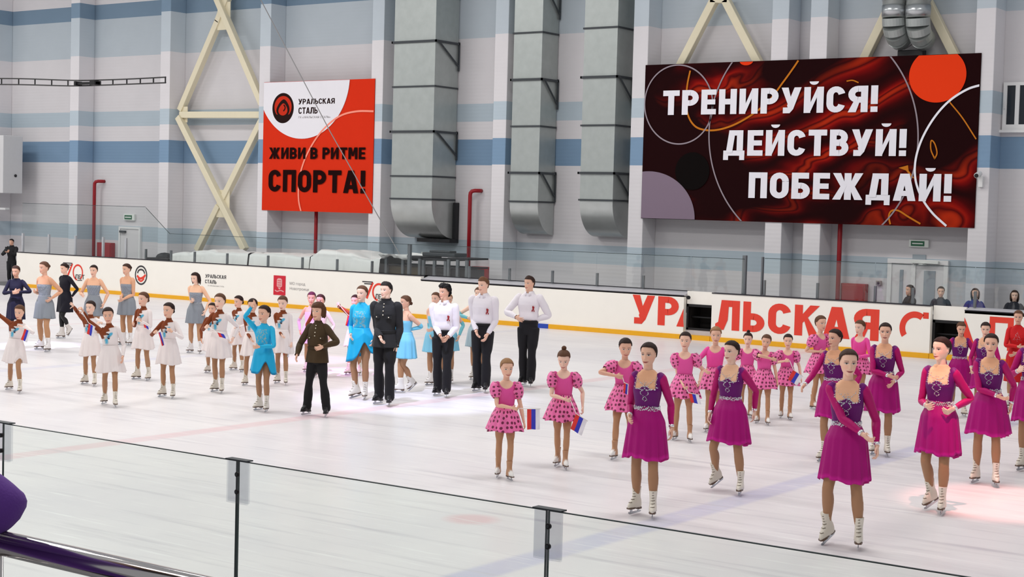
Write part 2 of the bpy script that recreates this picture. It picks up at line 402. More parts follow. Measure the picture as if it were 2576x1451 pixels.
pmat('decal_grey', (150, 146, 146), .5)
pmat('tarp', (238, 238, 236), .5, noise=.04, nscale=2, bump=.2)
pmat('black_plastic', (26, 26, 30), .5, noise=.2, nscale=10)
pmat('olive_wood', (84, 70, 40), .7, noise=.2)
pmat('cable', (140, 138, 140), .5)
glass_mat('rink_glass', (.965, .982, .980), .35)
glass_mat('near_glass', (.955, .982, .965), .12)
glass_mat('clip_plastic', (.93, .935, .95), .5, .15)
pmat('glass_edge', (56, 68, 68), .25)
pmat('chrome', (206, 200, 198), .10, metal=1.0)
pmat('bolt_black', (34, 26, 28), .4)

# --- floor, wall, pilasters
f = MB(); f.box(-62, 14, 3.2, YB, -.12, 0)
tag(build('floor', f, M_ICE), 'white ice of the rink', None, kind='structure'); 
f = MB(); f.box(-62, 14, YB+.35, YW+.2, -.25, -.1)
tag(build('floor_apron', f, MATS['concrete']), kind='structure')
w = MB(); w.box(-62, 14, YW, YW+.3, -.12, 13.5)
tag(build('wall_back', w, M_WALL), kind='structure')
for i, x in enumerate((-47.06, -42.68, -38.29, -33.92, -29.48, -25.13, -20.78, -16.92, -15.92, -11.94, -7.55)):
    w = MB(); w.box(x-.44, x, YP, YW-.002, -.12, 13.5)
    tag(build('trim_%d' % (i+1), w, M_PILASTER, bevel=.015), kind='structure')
# projecting block and ledge at the far left end of the hall
pmat('left_white', (206, 206, 208), .6, noise=.03)
_xb = PY(57, 412, YP)[0]
w = MB(); w.box(-52, _xb, 33.85, YP, 3.0, 4.96); w.box(-52, _xb-.55, 33.5, 33.85, 3.3, 4.9); w.box(-52, _xb-.2, 34.1, 34.3, 2.42, 2.5)
tag(build('wall_left', w, MATS['left_white'], bevel=.02), kind='structure')
w = MB(); w.ball((_xb+.02, 34.35, PY(51, 442, 34.35)[2]), .05)
tag(build('sensor', w, MATS['black_plastic'], smooth=True), 'small dark round sensor on the white block at the far left', 'sensor')

# --- window on the right
a = PY(2523, 325, YW); b = PY(2523, 208, YW); x0, z0, z1 = a[0], a[2], b[2]
wn = thing('window_1', (x0+.6, YW, z0), None, None); wn['kind'] = 'structure'
w = MB()
for q in ((x0, x0+1.6, z1-.07, z1), (x0, x0+1.6, z0-.02, z0+.10), (x0, x0+.08, z0+.10, z1-.07), (x0+.27, x0+.36, z0+.10, z1-.07), (x0+1.5, x0+1.6, z0+.10, z1-.07)): w.box(q[0], q[1], YW-.07, YW, q[2], q[3])
w.box(x0-.05, x0+1.65, YW-.14, YW, z0-.08, z0-.02)
build('window_frame', w, MATS['frame_white'], wn)
w = MB(); w.box(x0+.05, x0+1.55, YW-.03, YW-.002, z0+.05, z1-.05); build('pane', w, MATS['dark_glass'], wn)
w = MB(); w.box(x0+.035, x0+.055, YW-.11, YW-.07, z0+.45, z0+.6); build('handle', w, MATS['frame_white'], wn)

# --- doors and signs
def px_box(x0, y0, x1, y1, Y):
    y0, y1 = min(y0, y1), max(y0, y1); p, q = PY(x0, y1, Y), PY(x1, y0, Y); return p[0], q[0], p[2], q[2]
x0, x1, z0, z1 = px_box(302, 640, 357, 575, YW)
d = thing('door_1', ((x0+x1)/2, YW, -.1), None, None); d['kind'] = 'structure'
w = MB(); w.box(x0, x1, YW-.08, YW-.002, 1.93, 2.0); w.box(x0, x0+.07, YW-.08, YW-.002, -.1, 1.93); w.box(x1-.07, x1, YW-.08, YW-.002, -.1, 1.93); build('door_frame', w, MATS['frame_white'], d)
w = MB(); w.box(x0+.07, x1-.07, YW-.05, YW-.002, -.1, 1.93); build('door_leaf', w, MATS['white_paint'], d)
w = MB(); w.box(x0+.1, x0+.35, YW-.14, YW-.05, 1.80, 1.87); build('door_closer', w, MATS['steel_dark'], d)
x0, x1 = -14.43, -13.02
d = thing('door_2', ((x0+x1)/2, YW, -.1), None, None); d['kind'] = 'structure'
w = MB(); w.box(x0-.02, x1+.02, YW-.1, YW-.002, 1.9, 2.0); w.box(x0-.02, x0+.08, YW-.09, YW-.002, -.1, 1.9); w.box(x1-.08, x1+.02, YW-.09, YW-.002, -.1, 1.9); w.box(-13.87, -13.77, YW-.09, YW-.002, -.1, 1.9)
build('door_frame', w, MATS['frame_white'], d)
for q0, q1 in ((x0+.08, -13.87), (-13.77, x1-.08)):
    w = MB(); w.box(q0, q1, YW-.06, YW-.002, -.1, 1.9); l = build('door_leaf', w, MATS['white_paint'], d)
    w = MB(); w.box(q0+.2, q1-.2, YW-.075, YW-.06, .9, 1.75); build('pane', w, MATS['grey_sign'], l)
w = MB(); w.box(-13.85, -13.2, YW-.2, YW-.1, 1.92, 1.98); w.box(-13.6, -13.5, YW-.35, YW-.1, 1.88, 1.91); build('door_closer', w, MATS['sign_white'], d)
def sign(px, label, m1, m2, Y=YW):
    x0, x1, z0, z1 = px_box(*px, Y)
    t = thing('exit_sign', ((x0+x1)/2, Y, z0), label, 'sign')
    w = MB(); w.box(x0, x1, Y-.08, Y-.002, z0, z1); build('sign_case', w, MATS[m1], t, bevel=.01)
    cx, cz, hw, hh = (x0+x1)/2-.02, (z0+z1)/2, (x1-x0)*.34, (z1-z0)*.33
    w = MB(); w.box(cx-hw, cx+hw, Y-.09, Y-.08, cz-hh, cz+hh); build('sign_face', w, MATS[m2], t)
    w = MB(); w.box(cx-hw*.8, cx+hw*.8, Y-.095, Y-.09, cz-hh*.25, cz+hh*.25); build('arrow_bar', w, MATS['sign_white'], t)
sign((315, 539, 342, 554), 'small green exit sign above the white door at left', 'sign_white', 'green_sign')
sign((2289, 604, 2339, 621), 'green exit sign above the white double door at right', 'sign_white', 'green_sign')
x0, x1, z0, z1 = px_box(2296, 641, 2330, 652, YW); w = MB(); w.box(x0, x1, YW-.02, YW-.002, z0, z1)
tag(build('door_plate', w, MATS['grey_sign']), 'small grey plate between the exit sign and the double door', 'sign')
for px, lab in (((2206, 706, 2219, 717), 'grey alarm box on the wall left of the double door'), ((2068, 719, 2078, 731), 'small red alarm button on the wall beside the pilaster')):
    x0, x1, z0, z1 = px_box(*px, YW); t = thing('alarm_box', ((x0+x1)/2, YW, z0), lab, 'alarm box')
    w = MB(); w.box(x0, x1, YW-.08, YW-.002, z0, z1); build('case', w, MATS['decal_grey' if 'grey' in lab else 'red_paint'], t, bevel=.01)
    w = MB(); w.ball(((x0+x1)/2, YW-.08, (z0+z1)/2), (x1-x0)*.28); build('button', w, MATS['decal_ink'], t, smooth=True)
q = PY(2466, 446, YP); q[0] += .04; t = thing('security_camera', (q[0], YP, q[2]-.1), 'small white security camera on the right-hand pilaster beside the large banner', 'camera')
w = MB(); w.box(q[0]-.05, q[0]+.05, YP-.1, YP-.002, q[2]-.22, q[2]+.02); build('bracket', w, MATS['frame_white'], t, bevel=.01)
w = MB(); w.tube([(q[0]-.02, YP-.1, q[2]+.08), (q[0]-.02, YP-.30, q[2]+.03)], .06, 12); build('housing', w, MATS['frame_white'], t)
w = MB(); w.tube([(q[0]-.02, YP-.30, q[2]+.03), (q[0]-.02, YP-.32, q[2]+.025)], .045, 12); build('lens', w, MATS['black_plastic'], t)
x0, x1, z0, z1 = px_box(1062, 634, 1079, 653, YW); w = MB(); w.box(x0, x1, YW-.06, YW-.002, z0, z1)
tag(build('notice', w, MATS['sign_white']), 'small white notice on the wall under the widest duct', 'notice')

# --- red fire pipes and cabinets
def red_set(px, ytop, cab, hook, label, lab2):
    p = PY(px, ytop, YW-.25); x = p[0]; zt = p[2]
    w = MB(); pts = [(x, YW-.25, -.1), (x, YW-.25, zt-.12)]
    if hook: pts += [(x+.01, YW-.25, zt-.05), (x+.05, YW-.24, zt), (x+.12, YW-.2, zt+.02), (x+.2, YW-.1, zt+.02), (x+.2, YW-.003, zt+.02)]
    else: pts += [(x, YW-.25, zt+1.0)]
    w.tube(pts, .055, 12); tag(build('fire_pipe', w, MATS['red_paint'], smooth=True), label, 'pipe')
    if cab:
        x0, x1, z0, z1 = px_box(*cab, YW-.3); z0 = -.1
        t = thing('fire_cabinet', ((x0+x1)/2, YW-.15, -.1), lab2, 'cabinet')
        w = MB(); w.box(x0, x1, YW-.18, YW-.004, z0, z1); build('case', w, MATS['red_paint'], t, bevel=.012)
        w = MB(); w.box(x0+.04, x1-.04, YW-.20, YW-.18, z0+.08, z1-.04); l = build('door', w, MATS['red_paint'], t, bevel=.008)
        w = MB(); w.box(x1-.12, x1-.09, YW-.23, YW-.20, (z0+z1)/2-.05, (z0+z1)/2+.05); build('handle', w, MATS['steel_dark'], l)
red_set(238, 457, (236, 645, 272, 611), True, 'hooked red fire pipe on the wall left of the white single door', 'red fire cabinet beside the pipe at the far left')
red_set(795, 560, None, False, 'red fire pipe coming down behind the white and red banner', None)
red_set(1183, 481, (1178, 694, 1226, 672), True, 'hooked red fire pipe between two grey ducts', 'low red fire cabinet below the hooked pipe in the middle')
red_set(2113, 590, (2108, 757, 2172, 715), False, 'red fire pipe coming down behind the large dark banner', 'red fire cabinet left of the white double door')

# --- big rectangular ducts
def duct(x0, x1, yf, label, zflanges, zbend, zend, brackets):
    t = thing('air_duct', ((x0+x1)/2, YW-.1, zend), label, 'duct', 'rectangular ventilation ducts')
    yb = YW-.05
    w = MB(); w.box(x0, x1, yf, yb, zbend, 13.4); build('duct_shaft', w, MATS['galvanised'], t)
    R1 = zbend-zend; prof = [(yf+(yb-yf)*.97*(1-math.cos(a)), zbend-R1*math.sin(a)) for a in [math.pi/2*k/14 for k in range(15)]]
    w = MB(); w.prism([(yb, zbend)]+prof+[(yb, zend)], 'x', x0, x1); e = build('duct_elbow', w, MATS['galv_elbow'], t)
    e.data.polygons.foreach_set('use_smooth', [len(p.vertices) == 4 for p in e.data.polygons])
    try: 
        md = e.modifiers.new('edges', 'EDGE_SPLIT'); md.split_angle = math.radians(40)
    except Exception: pass
    for z in zflanges:
        w = MB()
        for c in ((x0-.03, x1+.03, yf-.03, yf+.005), (x0-.03, x0+.005, yf, yb), (x1-.005, x1+.03, yf, yb)): w.box(c[0], c[1], c[2], c[3], z-.022, z+.022)
        build('flange', w, MATS['steel_dark'], t)
    for z in brackets:
        w = MB(); w.box(x1+.02, x1+.06, yb-.04, yb, z-.75, z+.05); w.box(x0-.06, x1+.06, yf-.05, yf-.01, z-.03, z+.03); w.box(x1+.02, x1+.06, yf-.05, yb, z-.03, z+.03); w.box(x0-.06, x0-.02, yf-.05, yb, z-.03, z+.03)
        w.tube([(x1+.04, yf+.1, z), (x1+.04, yb-.02, z-.62)], .025, 6); build('wall_bracket', w, MATS['steel_dark'], t)
fl = (7.45, 6.22, 4.98, 3.75, 3.12)
duct(-28.73, -27.27, 34.22, 'widest grey sheet-metal duct beside the white and red banner', (8.7, 6.22, 3.75, 3.12), 3.08, 2.04, (7.45, 4.98))
duct(-24.83, -23.92, 34.5, 'middle grey sheet-metal duct, second of the three', (8.8, 7.57, 5.11, 3.12), 3.08, 2.25, (8.72, 6.34, 3.88))
duct(-22.55, -21.55, 34.42, 'grey sheet-metal duct nearest the large dark banner', (8.8, 7.59, 5.11, 3.2), 3.16, 2.25, (6.34, 3.89))
w = MB(); w.box(-28.3, -27.12, YW-.42, YW-.02, 1.93, 2.03); w.box(-27.24, -27.12, YW-.16, YW-.02, 2.0, 3.05)
tag(build('duct_grille', w, MATS['black_plastic'], bevel=.01), 'dark frame around the mouth of the widest duct', 'frame')
for i, px in enumerate((2250, 2310)):
    q = PY(px, 20, 34.55); zc = PY(px, 50, 34.55)[2]; x = q[0]
    t = thing('round_duct', (x, 34.6, zc), ('left' if i == 0 else 'right')+' one of the two round shiny ducts above the large banner', 'duct', 'round ducts above the large banner')
    r = .27
    w = MB(); w.tube([(x, 34.55, zc+.05), (x, 34.55, 13.4)], r, 24); build('duct_shaft', w, MATS['galvanised'], t, smooth=True)
    for k in range(4):
        a0, a1 = math.pi/2*k/4, math.pi/2*(k+1)/4
        w = MB(); pts = [(x, 34.55+.45*(1-math.cos(a)), zc+.05-.45*math.sin(a)) for a in (a0, a1)]
        w.tube(pts, r-.004*k, 24); build('elbow_segment', w, MATS['galvanised'], t)
    for z in (zc+.08, zc+.42, zc+.5):
        w = MB(); w.tube([(x, 34.55, z), (x, 34.55, z+.06 if z > zc+.2 else z+.24)], r+.012, 24); build('collar', w, MATS['galv_bright'], t, smooth=True)
q0, q1 = PY(2256, 160, 34.98), PY(2322, 124, 34.98)
w = MB(); w.box(q0[0], q1[0], 34.98, 35.2, q0[2], q1[2]); w.box(q0[0]+.1, q1[0]-.1, 35.2, YW, q1[2]-.15, q1[2]-.08)
tag(build('loudspeaker', w, MATS['black_plastic'], bevel=.02), 'black box on the wall just above the large dark banner', 'speaker')
w = MB(); w.tube(crv([PY(x, y, 35.1) for x, y in ((2300, 97), (2298, 108), (2285, 118), (2274, 124))]), .012, 6); tag(build('cable', w, MATS['cable']), 'thin cable hanging above the black box over the large banner', 'cable')

# --- cream steel cross bracing
def seg(w, a, b, Y, hw=.10):
    p, q = PY(*a, Y), PY(*b, Y); p = np.array(p); q = np.array(q); t = (q-p)/np.linalg.norm(q-p); n = np.cross(t, (0, 1, 0)); n /= np.linalg.norm(n)
    vs_ = []
    for c in (p, q):
        for sx, sy in ((-1, -1), (1, -1), (1, 1), (-1, 1)): vs_.append(c+n*hw*sx+np.array([0, hw*sy, 0]))
    w.add(vs_, [(3, 2, 1, 0), (4, 5, 6, 7), (0, 1, 5, 4), (1, 2, 6, 5), (2, 3, 7, 6), (3, 0, 4, 7)])
def brace(label, segs, plates, loc):
    t = thing('steel_brace', loc, label, 'brace', 'cream steel wall braces')
    for a, b, Y in segs:
        w = MB(); seg(w, a, b, Y); build('strut', w, MATS['cream_paint'], t, bevel=.015)
    for x0, y0, x1, y1, Y in plates:
        p, q = PY(x0, y1, Y), PY(x1, y0, Y); w = MB(); w.box(p[0], q[0], Y-.012, Y+.012, p[2], q[2]); build('gusset_plate', w, MATS['cream_paint'], t)
brace('cream diamond-shaped steel bracing on the wall left of the white and red banner',
      [((536, -30), (661, 262), 34.86), ((594, -60), (549, 56), 34.98), ((551, 52), (455, 278), 34.98), ((456, 289), (664, 289), 34.92), ((450, 294), (617, 628), 34.86), ((662, 300), (561, 504), 34.98), ((552, 518), (497, 630), 34.98)],
      [(547, 4, 580, 76, 34.94), (545, 478, 578, 546, 34.94), (452, 268, 472, 308, 34.94)], (-36.1, 34.9, -.1))
brace('cream steel bracing peaking above the left half of the large dark banner',
      [((1798, 0), (1700, 190), 34.92), ((1826, 0), (1925, 190), 34.92), ((1790, -2), (1835, -2), 34.92), ((1700, 190), (1610, 380), 34.92), ((1925, 190), (2010, 380), 34.92)], [], (-18.9, 34.9, 2))
brace('cream steel bracing behind the two round ducts',
      [((2262, -30), (2160, 180), 35.16), ((2312, -40), (2428, 190), 35.16), ((2160, 180), (2070, 360), 35.16), ((2428, 190), (2500, 360), 35.16)], [], (-13.9, 34.9, 2))

# --- left banner
def rect_of(tl, tr, br, bl, Y):
    P = [PY(*p, Y) for p in (tl, tr, br, bl)]
    return (P[0][0]+P[3][0])/2, (P[1][0]+P[2][0])/2, (P[2][2]+P[3][2])/2, (P[0][2]+P[1][2])/2
def cloth(x0, x1, z0, z1, Y, nx, nz, amp):
    w = MB(); V = []
    for j in range(nz+1):
        for i in range(nx+1):
            u, v = i/nx, j/nz
            d = amp*(math.sin(u*9+v*5)*.4+math.sin(v*11-u*4)*.3)*(4*u*(1-u))*(4*v*(1-v)) 
            V.append((x0+(x1-x0)*u, Y+d, z0+(z1-z0)*v))
    F = [(j*(nx+1)+i, j*(nx+1)+i+1, (j+1)*(nx+1)+i+1, (j+1)*(nx+1)+i) for j in range(nz) for i in range(nx)]
    n = len(V); w.add(V+[(a, b+.02, c) for a, b, c in V], F+[tuple(k+n for k in reversed(q)) for q in F])
    return w
YN = 34.625
x0, x1, z0, z1 = rect_of((662, 207), (942, 198), (937, 536), (661, 529), YN)
R4 = (x0+.01, x1-.01, z0+.01, z1-.01)
bn = thing('banner', ((x0+x1)/2, YN, z0), 'square white and red banner with dark lettering hanging between two pilasters', 'banner')
build('cloth', cloth(x0, x1, z0, z1, YN, 24, 24, .012), MATS['banner_red'], bn, smooth=False)
def P2(x, y): p = PY(x, y, YN); return (p[0], p[2])
c = P2(763, 196); rx = P2(881, 196)[0]-c[0]; rz = c[1]-P2(763, 349)[1]
w = MB(); flat(w, clip_rect(circ(c[0], c[1], rx, rz, 96), *R4), YN-.016); build('white_field', w, MATS['banner_white'], bn)
w = MB(); ribbon(w, crv([P2(*p) for p in ((760, 540), (752, 500), (754, 450), (768, 400), (795, 350), (825, 315), (860, 290), (900, 280), (945, 280))]), .055, YN-.019, R4); build('arc_line', w, MATS['banner_pink'], bn)
c = P2(713, 272); rx = P2(740, 272)[0]-c[0]; rz = P2(713, 234)[1]-c[1]
lg = MB(); flat(lg, circ(c[0], c[1], rx, rz, 48), YN-.018); lgo = build('emblem', lg, MATS['logo_black'], bn)
def tear(s, dz, n=36):
    out = []
    for k in range(n):
        q = 2*math.pi*k/n; x = math.cos(q)*(1-.35*max(0, math.sin(q))**1.5); z = math.sin(q)*(1.0 if math.sin(q) < 0 else 1.45)
        out.append((c[0]+rx*s*x+rx*.10*max(0, math.sin(q))*s, c[1]+dz*rz+rz*s*z*.78))
    return out
w = MB(); flat(w, circ(c[0], c[1]+rz*.08, rx*.80, rz*.72, 40), YN-.019); build('emblem_field', w, MATS['logo_red'], lgo)
w = MB(); flat(w, tear(.62, -.12), YN-.020); flat(w, clip_rect(circ(c[0], c[1]-rz*.05, rx*.86, rz*.85, 40), c[0]-rx, c[0]+rx, c[1]-rz, c[1]-rz*.42), YN-.0205); build('flame_outline', w, MATS['logo_black'], lgo)
w = MB(); flat(w, tear(.42, -.16), YN-.021); build('flame', w, MATS['logo_red'], lgo)
w = MB(); ribbon(w, [(c[0]+rx*(.05+.16*math.sin(v)), c[1]-rz*.2+rz*.42*v/3) for v in np.linspace(0, 3, 12)], .045, YN-.022); build('flame_core', w, MATS['logo_black'], lgo)
def line_on(body, pxl, pxr, pyb, pyt, Y, mat, parent, off=.17, name='lettering'):
    l, r = PY(pxl, pyb, Y), PY(pxr, pyb, Y); t = PY((pxl+pxr)/2, pyt, Y); m = PY((pxl+pxr)/2, pyb, Y)
    w = MB(); (lettering if off else small_text)(w, body, l[0], r[0], m[2], t[2]-m[2], Y-.022, *([off] if off else [])); return build(name, w, MATS[mat], parent)
line_on('УРАЛЬСКАЯ', 752, 843, 261.5, 248, YN, 'banner_ink', bn)
line_on('СТАЛЬ', 752, 800, 286, 270, YN, 'banner_ink', bn)
line_on('ГК «УРАЛЬСКАЯ СТАЛЬ»', 752, 832, 297, 292, YN, 'decal_grey', bn, 0)
line_on('ЖИВИ В РИТМЕ', 678, 920, 400, 371, YN, 'banner_ink', bn, .21)
line_on('СПОРТА!', 676, 919, 484, 428, YN, 'banner_ink', bn, .21)

# --- big banner
YL = 34.622
x0, x1, z0, z1 = rect_of((1624, 168), (2473, 128), (2447, 570), (1612, 552), YL)
R4 = (x0+.01, x1-.01, z0+.01, z1-.01)
def marble():
    m, nt, b = nodes('marbled_print'); L = nt.links.new
    tc = nt.nodes.new('ShaderNodeTexCoord'); mp = nt.nodes.new('ShaderNodeMapping'); mp.inputs['Rotation'].default_value = (0, .5, 0); mp.inputs['Scale'].default_value = (.42, 1, .75); L(tc.outputs['Object'], mp.inputs[0])
    n1 = nt.nodes.new('ShaderNodeTexNoise'); n1.inputs['Scale'].default_value = .55; n1.inputs['Detail'].default_value = 2; n1.inputs['Distortion'].default_value = 1.6; L(mp.outputs[0], n1.inputs['Vector'])
    wv = nt.nodes.new('ShaderNodeTexWave'); wv.wave_type = 'RINGS'; wv.inputs['Scale'].default_value = .55; wv.inputs['Distortion'].default_value = 7; wv.inputs['Detail'].default_value = 2.5; wv.inputs['Detail Scale'].default_value = .7
    vm = nt.nodes.new('ShaderNodeVectorMath'); vm.operation = 'ADD'; L(mp.outputs[0], vm.inputs[0]); L(n1.outputs['Color'], vm.inputs[1]); L(vm.outputs[0], wv.inputs['Vector'])
    sx = nt.nodes.new('ShaderNodeSeparateXYZ'); L(tc.outputs['Object'], sx.inputs[0])
    cr = nt.nodes.new('ShaderNodeValToRGB'); L(wv.outputs['Fac'], cr.inputs[0]); el = cr.color_ramp.elements
    el[0].position = 0; el[0].color = (*lin((34, 2, 4)), 1); el[1].position = 1; el[1].color = (*lin((176, 44, 16)), 1)
    for p, c in ((.35, (72, 3, 5)), (.62, (116, 8, 8)), (.82, (152, 24, 12)), (.93, (80, 5, 7))):
        e = el.new(p); e.color = (*lin(c), 1)
    n2 = nt.nodes.new('ShaderNodeTexNoise'); n2.inputs['Scale'].default_value = .38; n2.inputs['Detail'].default_value = 1; L(tc.outputs['Object'], n2.inputs['Vector'])
    mr = nt.nodes.new('ShaderNodeMapRange'); mr.inputs[1].default_value = .46; mr.inputs[2].default_value = .62
    gx = nt.nodes.new('ShaderNodeMath'); gx.operation = 'MULTIPLY'; gx.inputs[1].default_value = .24; L(sx.outputs['X'], gx.inputs[0])
    g2 = nt.nodes.new('ShaderNodeMath'); g2.operation = 'POWER'; g2.inputs[1].default_value = 2.0; ga = nt.nodes.new('ShaderNodeMath'); ga.operation = 'ABSOLUTE'; L(gx.outputs[0], ga.inputs[0]); L(ga.outputs[0], g2.inputs[0])
    g3 = nt.nodes.new('ShaderNodeMath'); g3.operation = 'MULTIPLY_ADD'; g3.inputs[1].default_value = -.16; L(g2.outputs[0], g3.inputs[0]); L(n2.outputs['Fac'], g3.inputs[2]); g4 = nt.nodes.new('ShaderNodeMath'); g4.inputs[1].default_value = .07; L(g3.outputs[0], g4.inputs[0]); L(g4.outputs[0], mr.inputs[0])
    mx = nt.nodes.new('ShaderNodeMix'); mx.data_type = 'RGBA'; mx.inputs['A'].default_value = (*lin((30, 3, 5)), 1); L(mr.outputs[0], mx.inputs['Factor']); L(cr.outputs[0], mx.inputs['B']); L(mx.outputs['Result'], b.inputs['Base Color'])
    b.inputs['Roughness'].default_value = .8; b.inputs['Specular IOR Level'].default_value = .08; return m
bn = thing('banner', ((x0+x1)/2, YL, z0), 'large wide dark red and black banner with three white lines of lettering', 'banner')
build('cloth', cloth(x0, x1, z0, z1, YL, 40, 20, .015), marble(), bn)
def P3(x, y): p = PY(1600+x/2.6393, 100+y/2.6393, YL); return (p[0], p[2])
def disc3(cx, cy, rx, ry, mat, dy, name='disc'):
    c = P3(cx, cy); a = (P3(cx+rx, cy)[0]-P3(cx-rx, cy)[0])/2; b2 = (P3(cx, cy-ry)[1]-P3(cx, cy+ry)[1])/2
    w = MB(); pl = clip_rect(circ(c[0], c[1], a, b2, 80), *R4); flat(w, pl, YL-dy); build(name, w, MATS[mat], bn)
def ring3(pts, wdt, mat, dy, name='ring_line'):
    w = MB(); ribbon(w, crv([P3(*p) for p in pts], 12), wdt, YL-dy, R4); build(name, w, MATS[mat], bn)
disc3(375, 872, 113, 125, 'art_black', .017)
disc3(78, 1185, 307, 312, 'art_mauve', .018)
disc3(2003, 235, 190, 182, 'art_orange', .018)
disc3(735, 140, 45, 30, 'art_orange', .017)
def ell(cx, cy, rx, ry, a0, a1, n=24): return [(cx+rx*math.cos(math.radians(a0+(a1-a0)*i/n)), cy-ry*math.sin(math.radians(a0+(a1-a0)*i/n))) for i in range(n+1)]
ring3(ell(286, 430, 226, 262, 0, 360, 30), .035, 'art_grey', .020)
ring3(ell(1181, 640, 694, 780, 75, 290, 40), .035, 'art_grey', .020)
ring3(ell(1181, 640, 694, 780, -60, 60, 30), .035, 'art_grey', .020)
ring3([(2300, 298), (2200, 330), (2080, 408), (1980, 520), (1900, 660), (1858, 800), (1858, 930), (1900, 1050), (1970, 1150), (2062, 1236)], .05, 'letter_white', .021)
ring3([(362, 205), (343, 300), (336, 400), (348, 500), (385, 565), (440, 595), (530, 600), (640, 570), (760, 505), (880, 410), (980, 280), (1045, 190), (1080, 138)], .045, 'art_amber', .019, 'amber_line')
ring3([(1690, 1225), (1680, 1170), (1700, 1135), (1745, 1135), (1810, 1175), (1890, 1222)], .04, 'art_amber', .019, 'amber_line')
ring3([(2085, 415), (2170, 520), (2260, 660)], .03, 'art_amber', .019, 'amber_line')
ring3([(1985, 790), (1960, 730), (1962, 670), (1985, 690), (2000, 750), (1985, 790)], .03, 'art_amber', .019, 'amber_line')
ring3([(1400, 275), (1440, 270), (1480, 285)], .03, 'art_amber', .019, 'amber_line')
w = MB(); flat(w, [P3(*p) for p in ((1745, 850), (1808, 833), (1812, 868), (1850, 920), (1830, 915), (1795, 868))], YL-.019); build('spark', w, MATS['art_amber'], bn)
for body, l, r, yb, yt in (('ТРЕНИРУЙСЯ!', (180, 500), (1606, 466), (210, 500), (245, 337)), ('ДЕЙСТВУЙ!', (582, 770), (1795, 765), (770, 770), (850, 600)), ('ПОБЕЖДАЙ!', (748, 1050), (2095, 1062), (770, 1050), (800, 880))):
    a, b2 = P3(*l), P3(*r); zb = P3(*yb)[1]; cap = P3(*yt)[1]-zb
    w = MB(); lettering(w, body, a[0], b2[0], zb, cap, YL-.026, .225); build('lettering', w, MATS['letter_white'], bn)

# --- hanging black truss, long steel cable
t = thing('hanging_truss', PY(220, 205, 20), 'thin black ladder-like truss hanging in the air at upper left', 'truss')
for k, pts in enumerate((((-60, 197), (60, 198), (180, 202), (260, 201), (340, 198), (417, 194)), ((-60, 212), (60, 213), (180, 216), (260, 214), (340, 211), (417, 208)))):
    w = MB(); w.tube(crv([PY(x, y, 20) for x, y in pts]), .014, 6); build('chord', w, MATS['black_paint'], t)
for x, ya, yb in ((4, 198, 212), (47, 198, 213), (88, 199, 214), (130, 200, 215), (171, 202, 216), (284, 200, 214), (319, 199, 213), (353, 197, 211), (386, 196, 210), (416, 194, 208)):
    w = MB(); w.tube([PY(x, ya, 20), PY(x, yb, 20)], .014, 6); build('rung', w, MATS['black_paint'], t)
a, b = PY(194, 216, 19.98), PY(246, 203, 19.98)
w = MB(); w.box(a[0], b[0], 19.93, 20.03, a[2]+.02, b[2]-.02); w.box(a[0], a[0]+.05, 19.9, 20.06, a[2], b[2]); w.box(b[0]-.14, b[0], 19.9, 20.06, a[2], b[2]); build('clamp_box', w, MATS['black_paint'], t)
w = MB(); w.tube([PY(635, -40, 33.6), PY(830, 330, 33.6), PY(1006, 640, 33.6)], .014, 6); tag(build('steel_cable', w, MATS['cable']), 'thin taut cable running diagonally in front of the white and red banner', 'cable')

# --- far rink boards
XL, XS = -42.73, -26.03
def board(x0, x1, ztop, label, panels, cap=.155):
    t = thing('rink_board', ((x0+x1)/2, YB, 0), label, 'rink boards', 'far rink boards')
    w = MB(); w.box(x0, x1, YB, YB+.12, 0, ztop); build('panel', w, MATS['board_white'], t)
    w = MB(); w.box(x0, x1, YB-.015, YB-.015+cap, ztop, ztop+.022); build('top_edge', w, MATS['cap_black'], t)
    for q0, q1, m in panels:
        w = MB(); w.box(q0, q1, YB-.03, YB-.001, .0, .11); build('kick_strip', w, MATS[m], t, bevel=.004)
    return t
B1 = board(XL, XS, 1.10, 'long white rink board at left with small logos', [(XL, XS, 'kick_yellow')])
B2 = board(XS, -18.19, 1.0, 'white rink board behind the boys, ending at the first gap', [(XS, -22.28, 'kick_yellow'), (-22.28, -21.96, 'kick_blue'), (-21.96, -18.19, 'kick_yellow')], .02)
w = MB(); w.prism([(YB, 1.022), (YB+.3, 1.10), (YB+.3, 1.0), (YB, .98)], 'x', XS, -18.19); build('sill', w, MATS['board_sill'], B2)
w = MB(); w.box(XS, -18.19, YB+.3, YB+.34, .6, 1.12); build('back_rail', w, MATS['cap_black'], B2)
B3 = board(-17.46, -12.26, 1.10, 'white rink board carrying most of the large red lettering', [(-17.46, -12.26, 'kick_yellow')])
B4 = board(-11.53, -4.5, 1.05, 'white rink board at the right edge with cut red letters', [(-11.53, -4.5, 'kick_yellow')], .02)
w = MB(); w.prism([(YB, 1.072), (YB+.3, 1.12), (YB+.3, 1.0), (YB, 1.0)], 'x', -11.53, -4.5); build('sill', w, MATS['board_sill'], B4)
